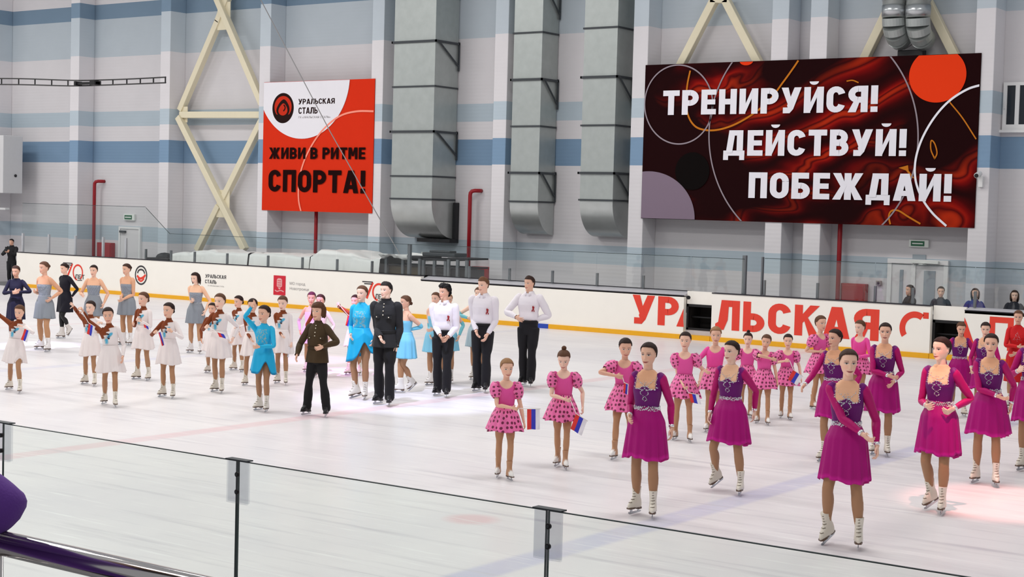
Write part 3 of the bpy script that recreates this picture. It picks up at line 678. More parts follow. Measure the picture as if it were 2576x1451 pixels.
for x0, x1, lab in ((-18.19, -17.46, 'recessed bench gate with dark opening in the left part of the red lettering'), (-12.26, -11.53, 'recessed bench gate with dark opening behind the magenta skaters')):
    x0 += .01; x1 -= .01
    t = thing('bench_gate', ((x0+x1)/2, YB+.1, 0), lab, 'gate', 'bench gates')
    w = MB(); w.box(x0, x1, YB+.13, YB+.2, .82, 1.12); build('upper_panel', w, MATS['board_white'], t)
    w = MB(); w.box(x0, x1, YB+.13, YB+.2, 0, .22); build('lower_panel', w, MATS['board_sill'], t)
    w = MB(); w.box(x0, x1, YB-.03, YB+.13, 0, .11); build('kick_strip', w, MATS['kick_yellow'], t)
    w = MB(); w.box(x0+.0, x1-.0, YB+.75, YB+.8, .15, .9); w.box(x0, x0+.02, YB+.2, YB+.8, .15, .9); w.box(x1-.02, x1, YB+.2, YB+.8, .15, .9); w.box(x0, x1, YB+.2, YB+.8, .13, .15); w.box(x0, x1, YB+.2, YB+.8, .9, .92); build('bench_box', w, MATS['dark_interior'], t)
    w = MB(); w.box(x0, x0+.05, YB+.12, YB+.2, .22, .82); w.box(x0, x1, YB+.12, YB+.2, .76, .82); w.box(x0, x1, YB+.12, YB+.2, .22, .27); w.box(x0, x1, YB+.3, YB+.36, .5, .53); build('dark_frame', w, MATS['black_paint'], t)
w = MB(); q = PY(1729, 748, YB); w.tube([(q[0], YB+.02, q[2]), (q[0]+.05, YB-.02, q[2]+.0)], .045, 10); tag(build('gate_latch', w, MATS['black_plastic']), 'small black latch on the board edge beside the first gate', 'latch')
# big red lettering
YT = YB-.004
zt, zb = .965, .285
def LX(px): return PY(px, 800, YB)[0]
w = MB(); lettering(w, 'УР', LX(1590), LX(1707), zb, zt-zb, YT, .215)
xa = LX(1702); flat(w, [(xa, zb), (xa+.20, zb), (-18.19, zb+.16), (-18.19, zb+.43)], YT); build('lettering', w, MATS['red_letter'], B2)
w = MB(); lettering(w, 'ЛЬСКАЯ', LX(1800), LX(2212), zb, zt-zb, YT, .215)
def arcband(cx, cz, r0, r1, a0, a1, sx=1.0, n=28):
    for i in range(n):
        A, B = math.radians(a0+(a1-a0)*i/n), math.radians(a0+(a1-a0)*(i+1)/n)
        flat(w, [(cx+sx*r0*math.cos(A), cz+r0*math.sin(A)), (cx+sx*r1*math.cos(A), cz+r1*math.sin(A)), (cx+sx*r1*math.cos(B), cz+r1*math.sin(B)), (cx+sx*r0*math.cos(B), cz+r0*math.sin(B))], YT)
xc = LX(2302); arcband(xc, .62, .22, .355, 55, 215, .95)
x0 = LX(2322); flat(w, [(x0, zt-.13), (-12.30, zt-.13), (-12.30, zt), (x0, zt)], YT); build('lettering', w, MATS['red_letter'], B3)
w = MB(); x0 = -11.53; flat(w, [(x0, zb+.02), (x0+.26, zb), (x0+.05, zt-.15), (x0, zt-.05)], YT)
x0 = LX(2490); flat(w, [(x0, zt), (x0, zb+.2), (x0+.12, zb+.2), (x0+.12, zt-.12), (x0+.5, zt-.12), (x0+.5, zt)], YT)
flat(w, [(x0+.38, zt-.12), (x0+.38, zb), (x0+.5, zb), (x0+.5, zt-.12)], YT); lettering(w, 'Ь', x0+.75, x0+1.2, zb, zt-zb, YT, .215); build('lettering', w, MATS['red_letter'], B4)
# small logos on the left board
def seventy(xl, xr, yt, yb2, parent, px_let):
    a, b = PY(xl, yt, YB), PY(xr, yb2, YB); w_, h = b[0]-a[0], a[2]-b[2]; x0, z0 = a[0], b[2]
    lg = MB()
    cx, cz, r = x0+w_*.68, z0+h*.48, h*.42
    ribbon(lg, [(cx+r*.95*math.cos(math.radians(v)), cz+r*math.sin(math.radians(v))) for v in range(-60, 265, 8)], .055, YT)
    ribbon(lg, [(x0+w_*.42, z0+h*.97), (x0+w_*.40, z0+h*.90), (x0+w_*.22, z0+h*.30), (x0+w_*.18, z0+h*.12)], .07, YT); o = build('anniversary_logo', lg, MATS['red_letter'], parent)
    k = MB()
    ribbon(k, [(x0-.02, z0+h*.98), (x0+w_*.42, z0+h*.98)], .03, YT-.001); ribbon(k, [(x0+.05, z0+h*.88), (x0+w_*.40, z0+h*.88)], .03, YT-.001); ribbon(k, [(cx-r*.1, z0+.02), (cx+r*.9, z0+.03)], .025, YT-.001)
    lettering(k, 'ЛЕТ', PY(px_let[0], px_let[3], YB)[0], PY(px_let[1], px_let[3], YB)[0], PY(px_let[0], px_let[3], YB)[2], .14, YT-.001, .14); build('lettering', k, MATS['decal_ink'], o)
seventy(160, 213, 660, 708, B1, (189, 213, 690, 701))
seventy(913, 972, 707, 760, B1, (944, 968, 739, 752))
c = PY(355, 692, YB); w = MB(); ribbon(w, circ(c[0], c[2], .25, .27, 40)+[(c[0]+.25, c[2])], .05, YT); ribbon(w, circ(c[0], c[2]+.05, .15, .12, 20, 0, 180), .05, YT); lo = build('club_logo', w, MATS['decal_ink'], B1)
w = MB(); ribbon(w, crv([(c[0]-.18, c[2]-.02), (c[0]-.05, c[2]-.10), (c[0]+.1, c[2]-.06), (c[0]+.2, c[2]+.02)]), .07, YT-.001); ribbon(w, crv([(c[0]-.14, c[2]-.12), (c[0], c[2]-.18), (c[0]+.14, c[2]-.1)]), .05, YT-.001); build('swoosh', w, MATS['red_letter'], lo)
for body, l, r, yb2, yt, m, t_ in (('УРАЛЬСКАЯ', 518, 570, 700, 691, 'decal_ink', .17), ('СТАЛЬ', 517, 546, 713, 704, 'decal_ink', .17), ('ГК УРАЛЬСКАЯ СТАЛЬ', 524, 565, 721, 718, 'decal_grey', 0), ('МО город', 730, 769, 717, 710, 'decal_grey', 0), ('Новотроицк', 730, 779, 730, 723, 'decal_grey', 0)):
    line_on(body, l, r, yb2, yt, YB+.018, m, B1, t_)
a, b = PY(688, 741, YB), PY(719, 694, YB); w = MB(); w.box(a[0], b[0], YT-.004, YT, a[2], b[2]); cr_ = build('city_crest', w, MATS['crest_red'], B1)
cx, cz = (a[0]+b[0])/2, (a[2]+b[2])/2; w = MB()
flat(w, [(cx-.10, cz+.16), (cx-.10, cz-.02), (cx, cz-.12), (cx+.10, cz-.02), (cx+.10, cz+.16), (cx+.05, cz+.20), (cx-.05, cz+.20)], YT-.006); ribbon(w, crv([(cx-.17, cz-.14), (cx-.08, cz-.17), (cx+.05, cz-.14), (cx+.17, cz-.17)]), .03, YT-.006); build('shield', w, MATS['crest_pale'], cr_)
w = MB()
for k in range(4): ribbon(w, [(cx-.07, cz+.13-.06*k), (cx+.07, cz+.13-.06*k)], .015, YT-.007)
build('shield_lines', w, MATS['crest_red'], cr_)

# --- glass above the far boards
def pane(x0, x1, zt, zb=1.13, Y=YB+.17, lab='clear glass screen with a short grey post on the far rink boards', slope=None, pz=1.42, pm='post_grey', pw_=.05):
    z2 = zt if slope is None else slope
    t = thing('glass_screen', ((x0+x1)/2, Y, zb), lab, 'glass', 'far glass screens')
    w = MB(); w.prism([(x0+.01, zb), (x1-.01, zb), (x1-.01, z2), (x0+.01, zt)], 'y', Y, Y+.012); o = build('glass_pane', w, MATS['rink_glass'], t)
    w = MB(); w.prism([(x0+.01, zt), (x1-.01, z2), (x1-.01, z2+.012), (x0+.01, zt+.012)], 'y', Y-.001, Y+.013); build('top_edge', w, MATS['glass_edge'], o)
    if pz:
        w = MB(); w.box(x0-pw_/2, x0+pw_/2, Y+.016, Y+.08, zb-.01, pz); build('post', w, MATS[pm], t, bevel=.005)
def pole(x, zt, zb, wd_, lab):
    w = MB(); w.box(x-wd_/2, x+wd_/2, YB+.19, YB+.27, zb, zt); tag(build('steel_pole', w, MATS['post_grey'], bevel=.006), lab, 'post')
XP = [-42.7, -41.4, -40.1, -38.8, -37.75, -36.85]
for i in range(5): pane(XP[i], XP[i+1], 2.68, lab='tall clear glass screen at the far left end of the rink', pz=1.72, pm='board_sill', pw_=.07)
pane(-36.85, -35.75, 2.66, slope=1.90, lab='glass screen with a sloping top at the end of the tall glass')
xs = [-35.75, -34.74, -33.39, -31.76, -30.44, -29.15, -27.9, -26.6, -24.62, -23.35, -22.04, -20.73, -19.43, -18.14, -16.75]
for i in range(len(xs)-1): pane(xs[i], xs[i+1], 1.91, pz=0 if i in (7, 13) else 1.42)
pole(-26.62, 1.92, 1.12, .09, 'tall grey steel post in the glass beside the dark bench stack')
pole(-16.77, 2.0, -.1, .09, 'tall grey steel post above the red lettering')
pole(-16.32, 1.98, 1.12, .04, 'thin grey steel post just right of the tall post above the lettering')
xs = [-16.25, -14.95, -13.6, -12.75, -11.4, -10.1, -8.8]
for i in range(len(xs)-1): pane(xs[i], xs[i+1], 1.95, pz=1.46)

# --- things stored behind the boards
def tarp(px0, px1, prof, label, seed, y0=YB+.45, y1=YB+1.9, zb=-.1):
    """a sheet thrown over stacked gear: crumpled top, front falling in pleats"""
    r = random.Random(seed); nx, ny = 110, 44; xa, xb = LX(px0)+.03, LX(px1)-.03; w = MB(); V = []
    ph = [r.uniform(0, 6) for _ in range(8)]; kn = [(r.random(), r.uniform(.25, .8), r.uniform(.03, .09), r.uniform(-.10, .12)) for _ in range(9)]
    def crease(q, f, p): return 1-abs(math.sin(q*f+p))            # sharp ridges
    for j in range(ny+1):
        v = j/ny
        for i in range(nx+1):
            u = i/nx; px = px0+(px1-px0)*u; X = xa+(xb-xa)*u
            top = np.interp(px, [p[0] for p in prof], [p[1] for p in prof]); ztop = PY(px, top, y0+.35)[2]
            fr, bk = .42, .86
            if v < fr: s = v/fr; yy = y0+.10*s*s; h = s
            elif v < bk: s = 1; yy = y0+.10+(y1-y0-.2)*(v-fr)/(bk-fr); h = 1
            else: s = (1-v)/(1-bk); yy = y1-.1+.1*(1-s); h = s
            pl = .16*crease(X*1.9+.5*v, 1.0, ph[0])*crease(X, 3.1, ph[1])+.07*crease(X*2.7-1.2*v, 2.0, ph[2])+.03*crease(X*5+2*v, 2.0, ph[3])
            if v < fr: yy -= pl*(1-.75*h)+.05
            z = zb+(ztop-zb)*h
            if v >= fr*.8: z -= .07*crease(X*1.3+yy*2.1, 2.0, ph[4])*crease(yy*2-X*.7, 2.0, ph[5])-.02
            for ku, kv, kr, ka in kn:
                z += .5*ka*math.exp(-((u-ku)/kr)**2-((v-kv)/.12)**2)*h
            if h > .9: z = min(z, ztop+.04)
            V.append((X, yy, z))
    F = [(j*(nx+1)+i, j*(nx+1)+i+1, (j+1)*(nx+1)+i+1, (j+1)*(nx+1)+i) for j in range(ny) for i in range(nx)]
    w.add(V, F); o = tag(build('tarpaulin', w, MATS['tarp'], smooth=True), label, 'tarpaulin', 'white tarpaulins behind the boards')
tarp(396, 592, [(396, 634), (440, 630), (500, 626), (512, 632), (550, 632), (592, 634)], 'leftmost white tarpaulin cover behind the boards', 1)
tarp(592, 748, [(592, 636), (600, 634), (690, 637), (748, 641)], 'low flat white tarpaulin in the middle of the covered pile', 2)
tarp(748, 925, [(748, 641), (768, 626), (845, 632), (872, 645), (900, 648), (925, 645)], 'tallest white tarpaulin mound under the white and red banner', 3)
tarp(925, 1000, [(925, 645), (952, 641), (975, 650), (1000, 655)], 'small white tarpaulin end draped over the dark bench stack', 4, y1=YB+1.6, zb=1.63)
def clutter(px0, px1, ytop, label, name='equipment_bag', seed=0):
    r = random.Random(seed); a, b = LX(px0), LX(px1); z = PY((px0+px1)/2, ytop, YB+1)[2]; w = MB()
    for k in range(9):
        x = a+(b-a)*r.random(); w.ball((x, YB+.9+.3*r.random(), z-.16-.1*r.random()), .18+.06*r.random(), 10, 7, (1.5, 1, .75))
    w.box(a, b, YB+.6, YB+1.3, -.1, z-.2); tag(build(name, w, MATS['black_plastic'], smooth=False, bevel=0), label, 'bag')
clutter(327, 382, 628, 'black bags heaped behind the boards beside the white door')
for k, (px0, px1, zt, m) in enumerate(((928, 1020, 1.58, 'black_plastic'), (1022, 1085, 1.55, 'black_plastic'), (1085, 1139, 1.60, 'black_plastic'))):
    a, b = LX(px0)+.02, LX(px1)-.02
    lab = ('dark stacked bench left of the tall steel post', 'dark stacked bench right of the tall steel post', 'dark bench frame with grey uprights under the widest duct')[k]
    t = thing('bench_stack', ((a+b)/2, YB+1, -.1), lab, 'bench', 'dark benches behind the boards')
    w = MB(); w.box(a, b, YB+.6, YB+1.5, zt-.05, zt); w.box(a, b, YB+.6, YB+1.5, 1.32, 1.36); build('bench_top', w, MATS['black_plastic'], t)
    w = MB(); w.box(a+.05, b-.05, YB+.7, YB+1.4, -.1, 1.3); build('bench_body', w, MATS['olive_wood' if k == 0 else m], t)
    for x in (a+.03, (a+b)/2, b-.03):
        w = MB(); w.box(x-.04, x+.04, YB+.58, YB+.64, -.1, zt-.05); build('leg', w, MATS['post_grey'], t)
w = MB(); a = LX(1001); w.box(a, a+1.1, YB+.95, YB+1.5, 1.60, 1.70); w.box(a+.2, a+.9, YB+1.0, YB+1.3, 1.70, 1.76); tag(build('equipment_case', w, MATS['steel_dark'], bevel=.02), 'flat dark case lying on the bench stack by the tarpaulin', 'case')

# --- near glass, clips, handrail
YG, ZG = 4.185, 1.92
sx = [-6.95, None, None, None]
X597, X1377 = PY(597, 1160, YG)[0], PY(1377, 1284, YG)[0]; pw = X1377-X597
edges = [X597-pw, X597, X1377, X1377+pw, X1377+2*pw]
ZT = (PY(597, 1161, YG)[2]+PY(1377, 1284, YG)[2])/2
for i, lab in enumerate(('near glass pane at the left edge, behind the chrome handrail', 'near glass pane in the middle between the two clear clips', 'near glass pane to the right of the second clip', )):
    a, b = edges[i], edges[i+1]
    if i == 2: b = edges[4]
    w = MB(); w.box(a+.006, b-.006, YG, YG+.008, 1.08, ZT); t = thing('glass_screen', ((a+b)/2, YG, 1.08), lab, 'glass', 'near glass panes'); o = build('glass_pane', w, MATS['near_glass'], t)
    w = MB(); w.box(a+.004, b-.004, YG-.0005, YG+.0085, ZT, ZT+.003); build('top_edge', w, MATS['glass_edge'], o)
    w = MB(); w.box(b-.006, b-.003, YG, YG+.008, 1.08, ZT); w.box(a+.003, a+.006, YG, YG+.008, 1.08, ZT); build('side_edge', w, MATS['glass_edge'], o)
for x, lab in ((edges[0], 'clear glass clip at the left edge of the photo'), (X597, 'clear bolted glass clip left of the middle'), (X1377, 'clear bolted glass clip below the pink skaters')):
    t = thing('glass_clip', (x, YG, ZT-.16), lab, 'clip', 'clear glass clips')
    for y0, y1, hw in ((YG-.012, YG-.001, .053), (YG+.009, YG+.020, .053)):
        w = MB(); sxx = .010 if y0 < YG else -.004; w.box(x-hw+sxx, x+hw+sxx, y0, y1, ZT-.155, ZT+.004); build('plate', w, MATS['clip_plastic'], t, bevel=.002)
    w = MB(); w.box(x-.050, x+.060, YG-.013, YG+.022, ZT+.0045, ZT+.009); build('cap', w, MATS['steel_dark'], t)
    for dz in (.045, .11):
        w = MB(); xb_ = x+.017; w.tube([(xb_, YG-.020, ZT-dz), (xb_, YG-.012, ZT-dz)], .0095, 16); b_ = build('bolt', w, MATS['bolt_black'], t)
        w = MB(); w.tube([(xb_, YG-.023, ZT-dz), (xb_, YG-.020, ZT-dz)], .005, 6); build('bolt_socket', w, MATS['steel_dark'], b_)
w = MB(); w.box(-40, 3, YG-.06, YG+.08, -.1, 1.08); t = tag(build('rink_board', w, MATS['board_white']), 'low white rink board under the near glass', 'rink boards')
YR = 1.72
q = PY(290, 1397, YR); q2 = PY(42, 1343+31, YR)
zr = PY(290, 1397+34, YR)[2]
t = thing('handrail', (-2, YR, 1.2), 'chrome handrail crossing the lower left corner', 'handrail')
w = MB(); w.tube([(-5, YR, zr), (2.5, YR, zr)], .0215, 24); build('rail_tube', w, MATS['chrome'], t, smooth=True)
xr = PY(3, 1430, YR)[0]
for x in (xr-.02, xr+1.4):
    w = MB(); w.tube([(x, YR, 1.2), (x, YR, zr-.015)], .016, 16); build('post', w, MATS['chrome'], t, smooth=True)
w = MB(); w.box(-12, 4, -2, 3.6, 1.05, 1.2); tag(build('floor_stand', w, MATS['concrete']), kind='structure')

# --- show lights that colour the ice
def spot_at(px, py, deg, power, col, dx=2, dy=-6, z=11.5, **k):
    g = G(px, py); return spot(g[0]+dx, g[1]+dy, z, g[0], g[1], 0, deg, power, col, **k)
# ================================================================== people
attr_mat('skin', .5, bump=0, spec=.35)
attr_mat('cloth', .75, sheen=.04, bump=.15, bscale=220)
attr_mat('satin', .5, sheen=.02, bump=.1, bscale=60, spec=.25)
attr_mat('hair_strands', .6, spec=.18, bump=.35, bscale=90)
attr_mat('boot_leather', .38, spec=.45)
pmat('blade_steel', (176, 180, 186), .25, metal=.9)
pmat('crystal', (236, 236, 240), .12, metal=.75, spec=.9)
pmat('brass_button', (220, 212, 192), .3, metal=.6)
pmat('ribbon_red', (150, 24, 30), .5)
pmat('flag_stick', (236, 232, 228), .4)
def polka_material():
    m, nt, b = nodes('polka_dot_satin'); L = nt.links.new
    a = nt.nodes.new('ShaderNodeAttribute'); a.attribute_name = 'uvp'
    v = nt.nodes.new('ShaderNodeTexVoronoi'); v.voronoi_dimensions = '2D'; v.inputs['Scale'].default_value = 18.5; v.inputs['Randomness'].default_value = .45; L(a.outputs['Vector'], v.inputs['Vector'])
    r = nt.nodes.new('ShaderNodeMapRange'); r.inputs[1].default_value = .26; r.inputs[2].default_value = .30; L(v.outputs['Distance'], r.inputs[0])
    mx = nt.nodes.new('ShaderNodeMix'); mx.data_type = 'RGBA'; mx.inputs['A'].default_value = (*lin((118, 20, 66)), 1); mx.inputs['B'].default_value = (*lin((240, 112, 172)), 1)
    L(r.outputs[0], mx.inputs['Factor']); L(mx.outputs['Result'], b.inputs['Base Color']); b.inputs['Roughness'].default_value = .5; b.inputs['Sheen Weight'].default_value = .1
    return m
polka_material()

# ------------------------------------------------------------------ body template (metres at height H0, facing -Y, left side = +X)
H0 = 1.65
ARM = np.array([math.cos(math.radians(52)), 0, -math.sin(math.radians(52))])
def sect(c, u, v, a, b1, b2, n=2.3, N=28):
    """one ring: half width a along u, b1 towards -v, b2 towards +v"""
    out = []
    for k in range(N):
        t = 2*math.pi*k/N; ct, st = math.cos(t), math.sin(t)
        x = a*math.copysign(abs(ct)**(2/n), ct); y = math.copysign(abs(st)**(2/n), st)*(b2 if st > 0 else b1)
        out.append(np.array(c)+u*x+v*y)
    return out
def skin_rings(mb, rings):
    N = len(rings[0]); o = len(mb.v); V = [p for r in rings for p in r]; F = []
    for i in range(len(rings)-1):
        for k in range(N): F.append((i*N+k, i*N+(k+1) % N, (i+1)*N+(k+1) % N, (i+1)*N+k))
    V += [np.mean(rings[0], 0), np.mean(rings[-1], 0)]; m = len(rings)
    for k in range(N): F.append((m*N, (k+1) % N, k)); F.append((m*N+1, (m-1)*N+k, (m-1)*N+(k+1) % N))
    mb.add(V, F)
X_, Y_, Z_ = np.eye(3)
PROP = {
 'woman': dict(head=.137, zs=.812, sh=.100, zc=.475, knee=.275, sx=.087, neck=.0272, hipx=.048, leg=.93, arm=.92, ua=.172, fa=.145, hand=.95,
   torso=[(.455,.046,.042,.046),(.485,.088,.052,.058),(.515,.095,.055,.068),(.545,.091,.054,.064),(.58,.080,.048,.050),(.615,.070,.046,.043),(.65,.073,.050,.045),(.685,.080,.058,.050),(.715,.085,.068,.052),(.745,.086,.060,.054),(.775,.086,.046,.053),(.80,.076,.036,.046),(.82,.052,.032,.038),(.838,.036,.030,.034)]),
 'man': dict(head=.130, zs=.818, sh=.118, zc=.47, knee=.275, sx=.106, neck=.034, hipx=.048, leg=.98, arm=1.04, ua=.176, fa=.148, hand=1.08,
   torso=[(.45,.046,.045,.046),(.485,.082,.055,.058),(.515,.087,.058,.064),(.55,.084,.056,.058),(.59,.080,.054,.050),(.62,.080,.054,.048),(.66,.085,.056,.050),(.70,.093,.060,.054),(.735,.099,.062,.058),(.765,.101,.056,.058),(.79,.099,.046,.052),(.812,.084,.036,.044),(.83,.056,.034,.038),(.845,.038,.032,.036)]),
 'kid': dict(head=.158, zs=.788, sh=.098, zc=.46, knee=.265, sx=.085, neck=.0270, hipx=.043, leg=.84, arm=.88, ua=.168, fa=.142, hand=.92,
   torso=[(.44,.042,.042,.044),(.47,.078,.052,.056),(.50,.084,.054,.062),(.535,.082,.053,.056),(.57,.076,.050,.046),(.605,.072,.048,.043),(.64,.075,.049,.045),(.675,.080,.052,.049),(.705,.084,.053,.052),(.735,.085,.050,.053),(.758,.082,.044,.051),(.778,.072,.036,.045),(.796,.050,.031,.037),(.812,.034,.029,.032)]),
}
def head_surface(h, N=56):
    """rings of the head from chin to crown, local z 0..h, centre axis x=y=0 (y<0 is the face)"""
    T = [0, .02, .06, .11, .16, .20, .24, .28, .32, .36, .41, .46, .50, .54, .58, .63, .69, .76, .83, .89, .94, .98, 1.0]
    wT, wV = [0, .03, .08, .15, .25, .36, .5, .62, .75, .86, .93, .98, 1], [.06, .115, .165, .215, .255, .282, .305, .315, .305, .255, .19, .105, .02]
    fV = [.30, .345, .365, .370, .372, .375, .378, .392, .385, .325, .245, .14, .02]
    bV = [-.02, .03, .08, .145, .235, .325, .405, .425, .405, .335, .25, .145, .02]
    rings = []
    for t in T:
        w, f, b = np.interp(t, wT, wV), np.interp(t, wT, fV), np.interp(t, wT, bV); ring = []
        yc = .06 if t < .9 else .02
        for k in range(N):
            a = 2*math.pi*k/N; ca, sa = math.cos(a), math.sin(a)
            n = 2.15 if sa < 0 else 2.2
            x = w*math.copysign(abs(ca)**(2/n), ca); s = math.copysign(abs(sa)**(2/n), sa)
            y = yc+s*(b-yc) if sa > 0 else yc+s*(f+yc)
            if sa < -.15:
                g = lambda c, sd: math.exp(-((t-c)/sd)**2)
                nose = (np.interp(t, [.27, .30, .335, .42, .53, .58], [0, .058, .078, .046, .012, 0]))*math.exp(-(x/np.interp(t, [.28, .34, .5], [.060, .050, .034]))**2)
                sock = .030*math.exp(-((abs(x)-.135)/.075)**2)*g(.50, .055)
                brow = .007*math.exp(-((abs(x)-.13)/.10)**2)*g(.59, .035)
                lips = .024*math.exp(-(x/.085)**2)*(g(.215, .022)+.9*g(.172, .022))
                chin = .022*math.exp(-(x/.10)**2)*g(.06, .05)
                chk = .020*math.exp(-((abs(x)-.18)/.07)**2)*g(.36, .08)
                y += -nose+sock-brow-lips-chin-chk
            ring.append(np.array([x, y, t])*h)
        rings.append(ring)
    return rings
TPL = {}
def make_template(kind):
    P = PROP[kind]; H = H0; mb = MB()
    hh = P['head']; chin = 1-hh
    # torso, neck
    skin_rings(mb, [[p*H for p in sect((0, .004, z), X_, Y_, a, f_, b_)] for z, a, f_, b_ in P['torso']])
    zt = P['torso'][-1][0]
    skin_rings(mb, [[p*H for p in sect((0, y, z), X_, Y_, r, r, r)] for z, y, r in ((zt-.035, .008, P['neck']*1.2), (zt-.005, .006, P['neck']), (chin+.01, -.002, P['neck']*.96), (chin+.045, .004, P['neck']*.98))])
    # head
    hc = np.array([0, -.004*H, chin*H])
    hr = head_surface(hh*H); skin_rings(mb, [[p+hc for p in r] for r in hr])
    for s in (-1, 1): mb.ball((s*.305*hh*H, .07*hh*H+hc[1], (chin+.47*hh)*H), .085*hh*H, 10, 8, (.30, .62, 1.15))
    # legs
    L = P['leg']; zc = P['zc']; kn = P['knee']; hx = P['hipx']
    leg = [(zc+.045, hx, .058, .060), (zc, hx, .055, .058), (zc-.06, hx*.97, .050, .053), (zc-.13, hx*.93, .043, .046), (kn+.035, hx*.90, .0345, .037), (kn, hx*.89, .0325, .035), (kn-.035, hx*.89, .0320, .035), (kn-.075, hx*.89, .034, .0385), (kn-.11, hx*.89, .0325, .037), (kn-.16, hx*.88, .026, .029), (.075, hx*.87, .0205, .023), (.045, hx*.87, .020, .024), (.02, hx*.87, .020, .026)]
    for s in (-1, 1): skin_rings(mb, [[p*H for p in sect((s*x, .004+(.008 if z < kn else 0)*min(1, (kn-z)/.1 if z < kn else 0), z), X_, Y_, a*L, b*L*.95, b*L, 2.1, 22)] for z, x, a, b in leg])
    # arms and hands
    A = P['arm']; bones = {}
    for s in (-1, 1):
        d = np.array([ARM[0]*s, 0, ARM[2]]); n = np.cross(d, Y_)*s   # palm normal
        if n[0]*s > 0: n = -n
        S = np.array([P['sx']*s, .006, P['zs']-.024]); U, Fo = P['ua'], P['fa']
        arm = [(-.040, .018), (-.02, .0255), (.0, .0290), (.03, .0280), (.07, .0258), (.12, .0235), (U, .0215), (U+.025, .0222), (U+.05, .0215), (U+.09, .0178), (U+Fo-.02, .0142), (U+Fo+.004, .0135)]
        skin_rings(mb, [[p*H for p in sect(S+d*t, n, Y_, r*A, r*A*(1.04 if t < U+.08 else 1.12), r*A*(1.04 if t < U+.08 else 1.12), 2, 18)] for t, r in arm])
        W = S+d*(U+Fo); hs = P['hand']; 
        palm = [(-.006, .0115, .0135), (.008, .0115, .0165), (.025, .0115, .0215), (.045, .0105, .0225), (.055, .008, .021)]
        skin_rings(mb, [[p*H for p in sect(W+d*t*hs, n, Y_, a*hs*.8, b*hs, b*hs, 2.4, 16)] for t, a, b in palm])
        for y, ln, r, fan in ((-.0165, .040, .0049, -.10), (-.0055, .046, .0050, -.03), (.0055, .043, .0049, .04), (.0162, .034, .0045, .12)):
            q = W+d*.048*hs+Y_*y*hs; dd = d+Y_*fan; dd /= np.linalg.norm(dd); pts = [q]; ang = .10
            for k, fr in enumerate((.42, .32, .26)):
                e = dd*math.cos(ang)+n*math.sin(ang); q = q+e*ln*fr*hs; pts.append(q); ang += .22
            mb.tube([p*H for p in pts], [r*H*hs*1.05, r*H*hs, r*H*hs*.93, r*H*hs*.7], 8)
        q = W+d*.012*hs-Y_*.012*hs; pts = [q]; 
        for e, ln in ((d*.55-Y_*.75+n*.35, .022), (d*.8-Y_*.45+n*.3, .019), (d*.95-Y_*.2+n*.25, .014)):
            q = q+e/np.linalg.norm(e)*ln*hs; pts.append(q)
        mb.tube([p*H for p in pts], [.0075*H*hs, .0063*H*hs, .0058*H*hs, .0042*H*hs], 8)
        sd = 'L' if s > 0 else 'R'
        bones['ua'+sd] = (S*H, (S+d*U)*H, .030*H); bones['fa'+sd] = ((S+d*U)*H, W*H, .024*H); bones['hd'+sd] = (W*H, (W+d*.10*hs)*H, .022*H)
        hp = np.array([s*hx, .004, zc+.015]); kp = np.array([s*hx*.89, .002, kn]); ap = np.array([s*hx*.87, .012, .05])
        bones['th'+sd] = (hp*H, kp*H, .052*H); bones['sn'+sd] = (kp*H, ap*H, .036*H)
        bones['_n'+sd] = n; bones['_d'+sd] = d
    zw = .60; z0 = P['torso'][0][0]
    bones['pelvis'] = (np.array([0, 0, zc+.03])*H, np.array([0, 0, zw-.02])*H, .085*H)
    bones['spine'] = (np.array([0, 0, zw])*H, np.array([0, 0, zw+.07])*H, .075*H)
    bones['chest'] = (np.array([0, 0, zw+.08])*H, np.array([0, 0, P['zs']-.01])*H, .085*H)
    bones['neck'] = (np.array([0, .004, zt-.005])*H, np.array([0, 0, chin+.005])*H, .032*H)
    bones['head'] = (np.array([0, 0, chin+.035])*H, np.array([0, 0, .97])*H, .058*H)
    # fuse to one skin
    me = bpy.data.meshes.new('body'); me.from_pydata(mb.v, [], mb.f)
    o = link(bpy.data.objects.new('body', me))
    rm = o.modifiers.new('r', 'REMESH'); rm.mode = 'VOXEL'; rm.voxel_size = .0037; rm.use_smooth_shade = True
    sm = o.modifiers.new('s', 'SMOOTH'); sm.factor = .5; sm.iterations = 3
    dg = bpy.context.evaluated_depsgraph_get(); me2 = bpy.data.meshes.new_from_object(o.evaluated_get(dg)); bpy.data.objects.remove(o); bpy.data.meshes.remove(me)
    nv = len(me2.vertices); V = np.empty(nv*3); me2.vertices.foreach_get('co', V); V = V.reshape(-1, 3)
    # thin out everywhere except face, hands, chest; a little roughness first keeps the thinning even
    rr = np.random.default_rng(3); lo_ = ~(((V[:, 2] > (chin-.02)*H) & (V[:, 1] < .02*hh*H)) | ((V[:, 2] > .63*H) & (np.abs(V[:, 0]) < .11*H) & (V[:, 1] < .01*H))); V[lo_] += rr.normal(size=(lo_.sum(), 3))*.0016; me2.vertices.foreach_set('co', V.ravel())
    o = link(bpy.data.objects.new('body', me2)); vg = o.vertex_groups.new(name='thin')
    face = (V[:, 2] > (chin-.005)*H) & (V[:, 1] < .02*hh*H)
    scalp = (V[:, 2] > (chin+.0)*H) & ~face
    chest = (V[:, 2] > .66*H) & (V[:, 2] <= (chin-.005)*H) & (np.abs(V[:, 0]) < .10*H) & (V[:, 1] < 0)
    hand = np.zeros(nv, bool)
    for sd in 'LR': hand |= ((V-bones['hd'+sd][0]) @ bones['_d'+sd] > .0) & (np.linalg.norm(V-bones['hd'+sd][0], axis=1) < .13*H)
    keep = {.12: face, .8: hand, .7: scalp, .85: chest}
    wgt = np.ones(nv)
    for k, m in keep.items(): wgt[m] = k
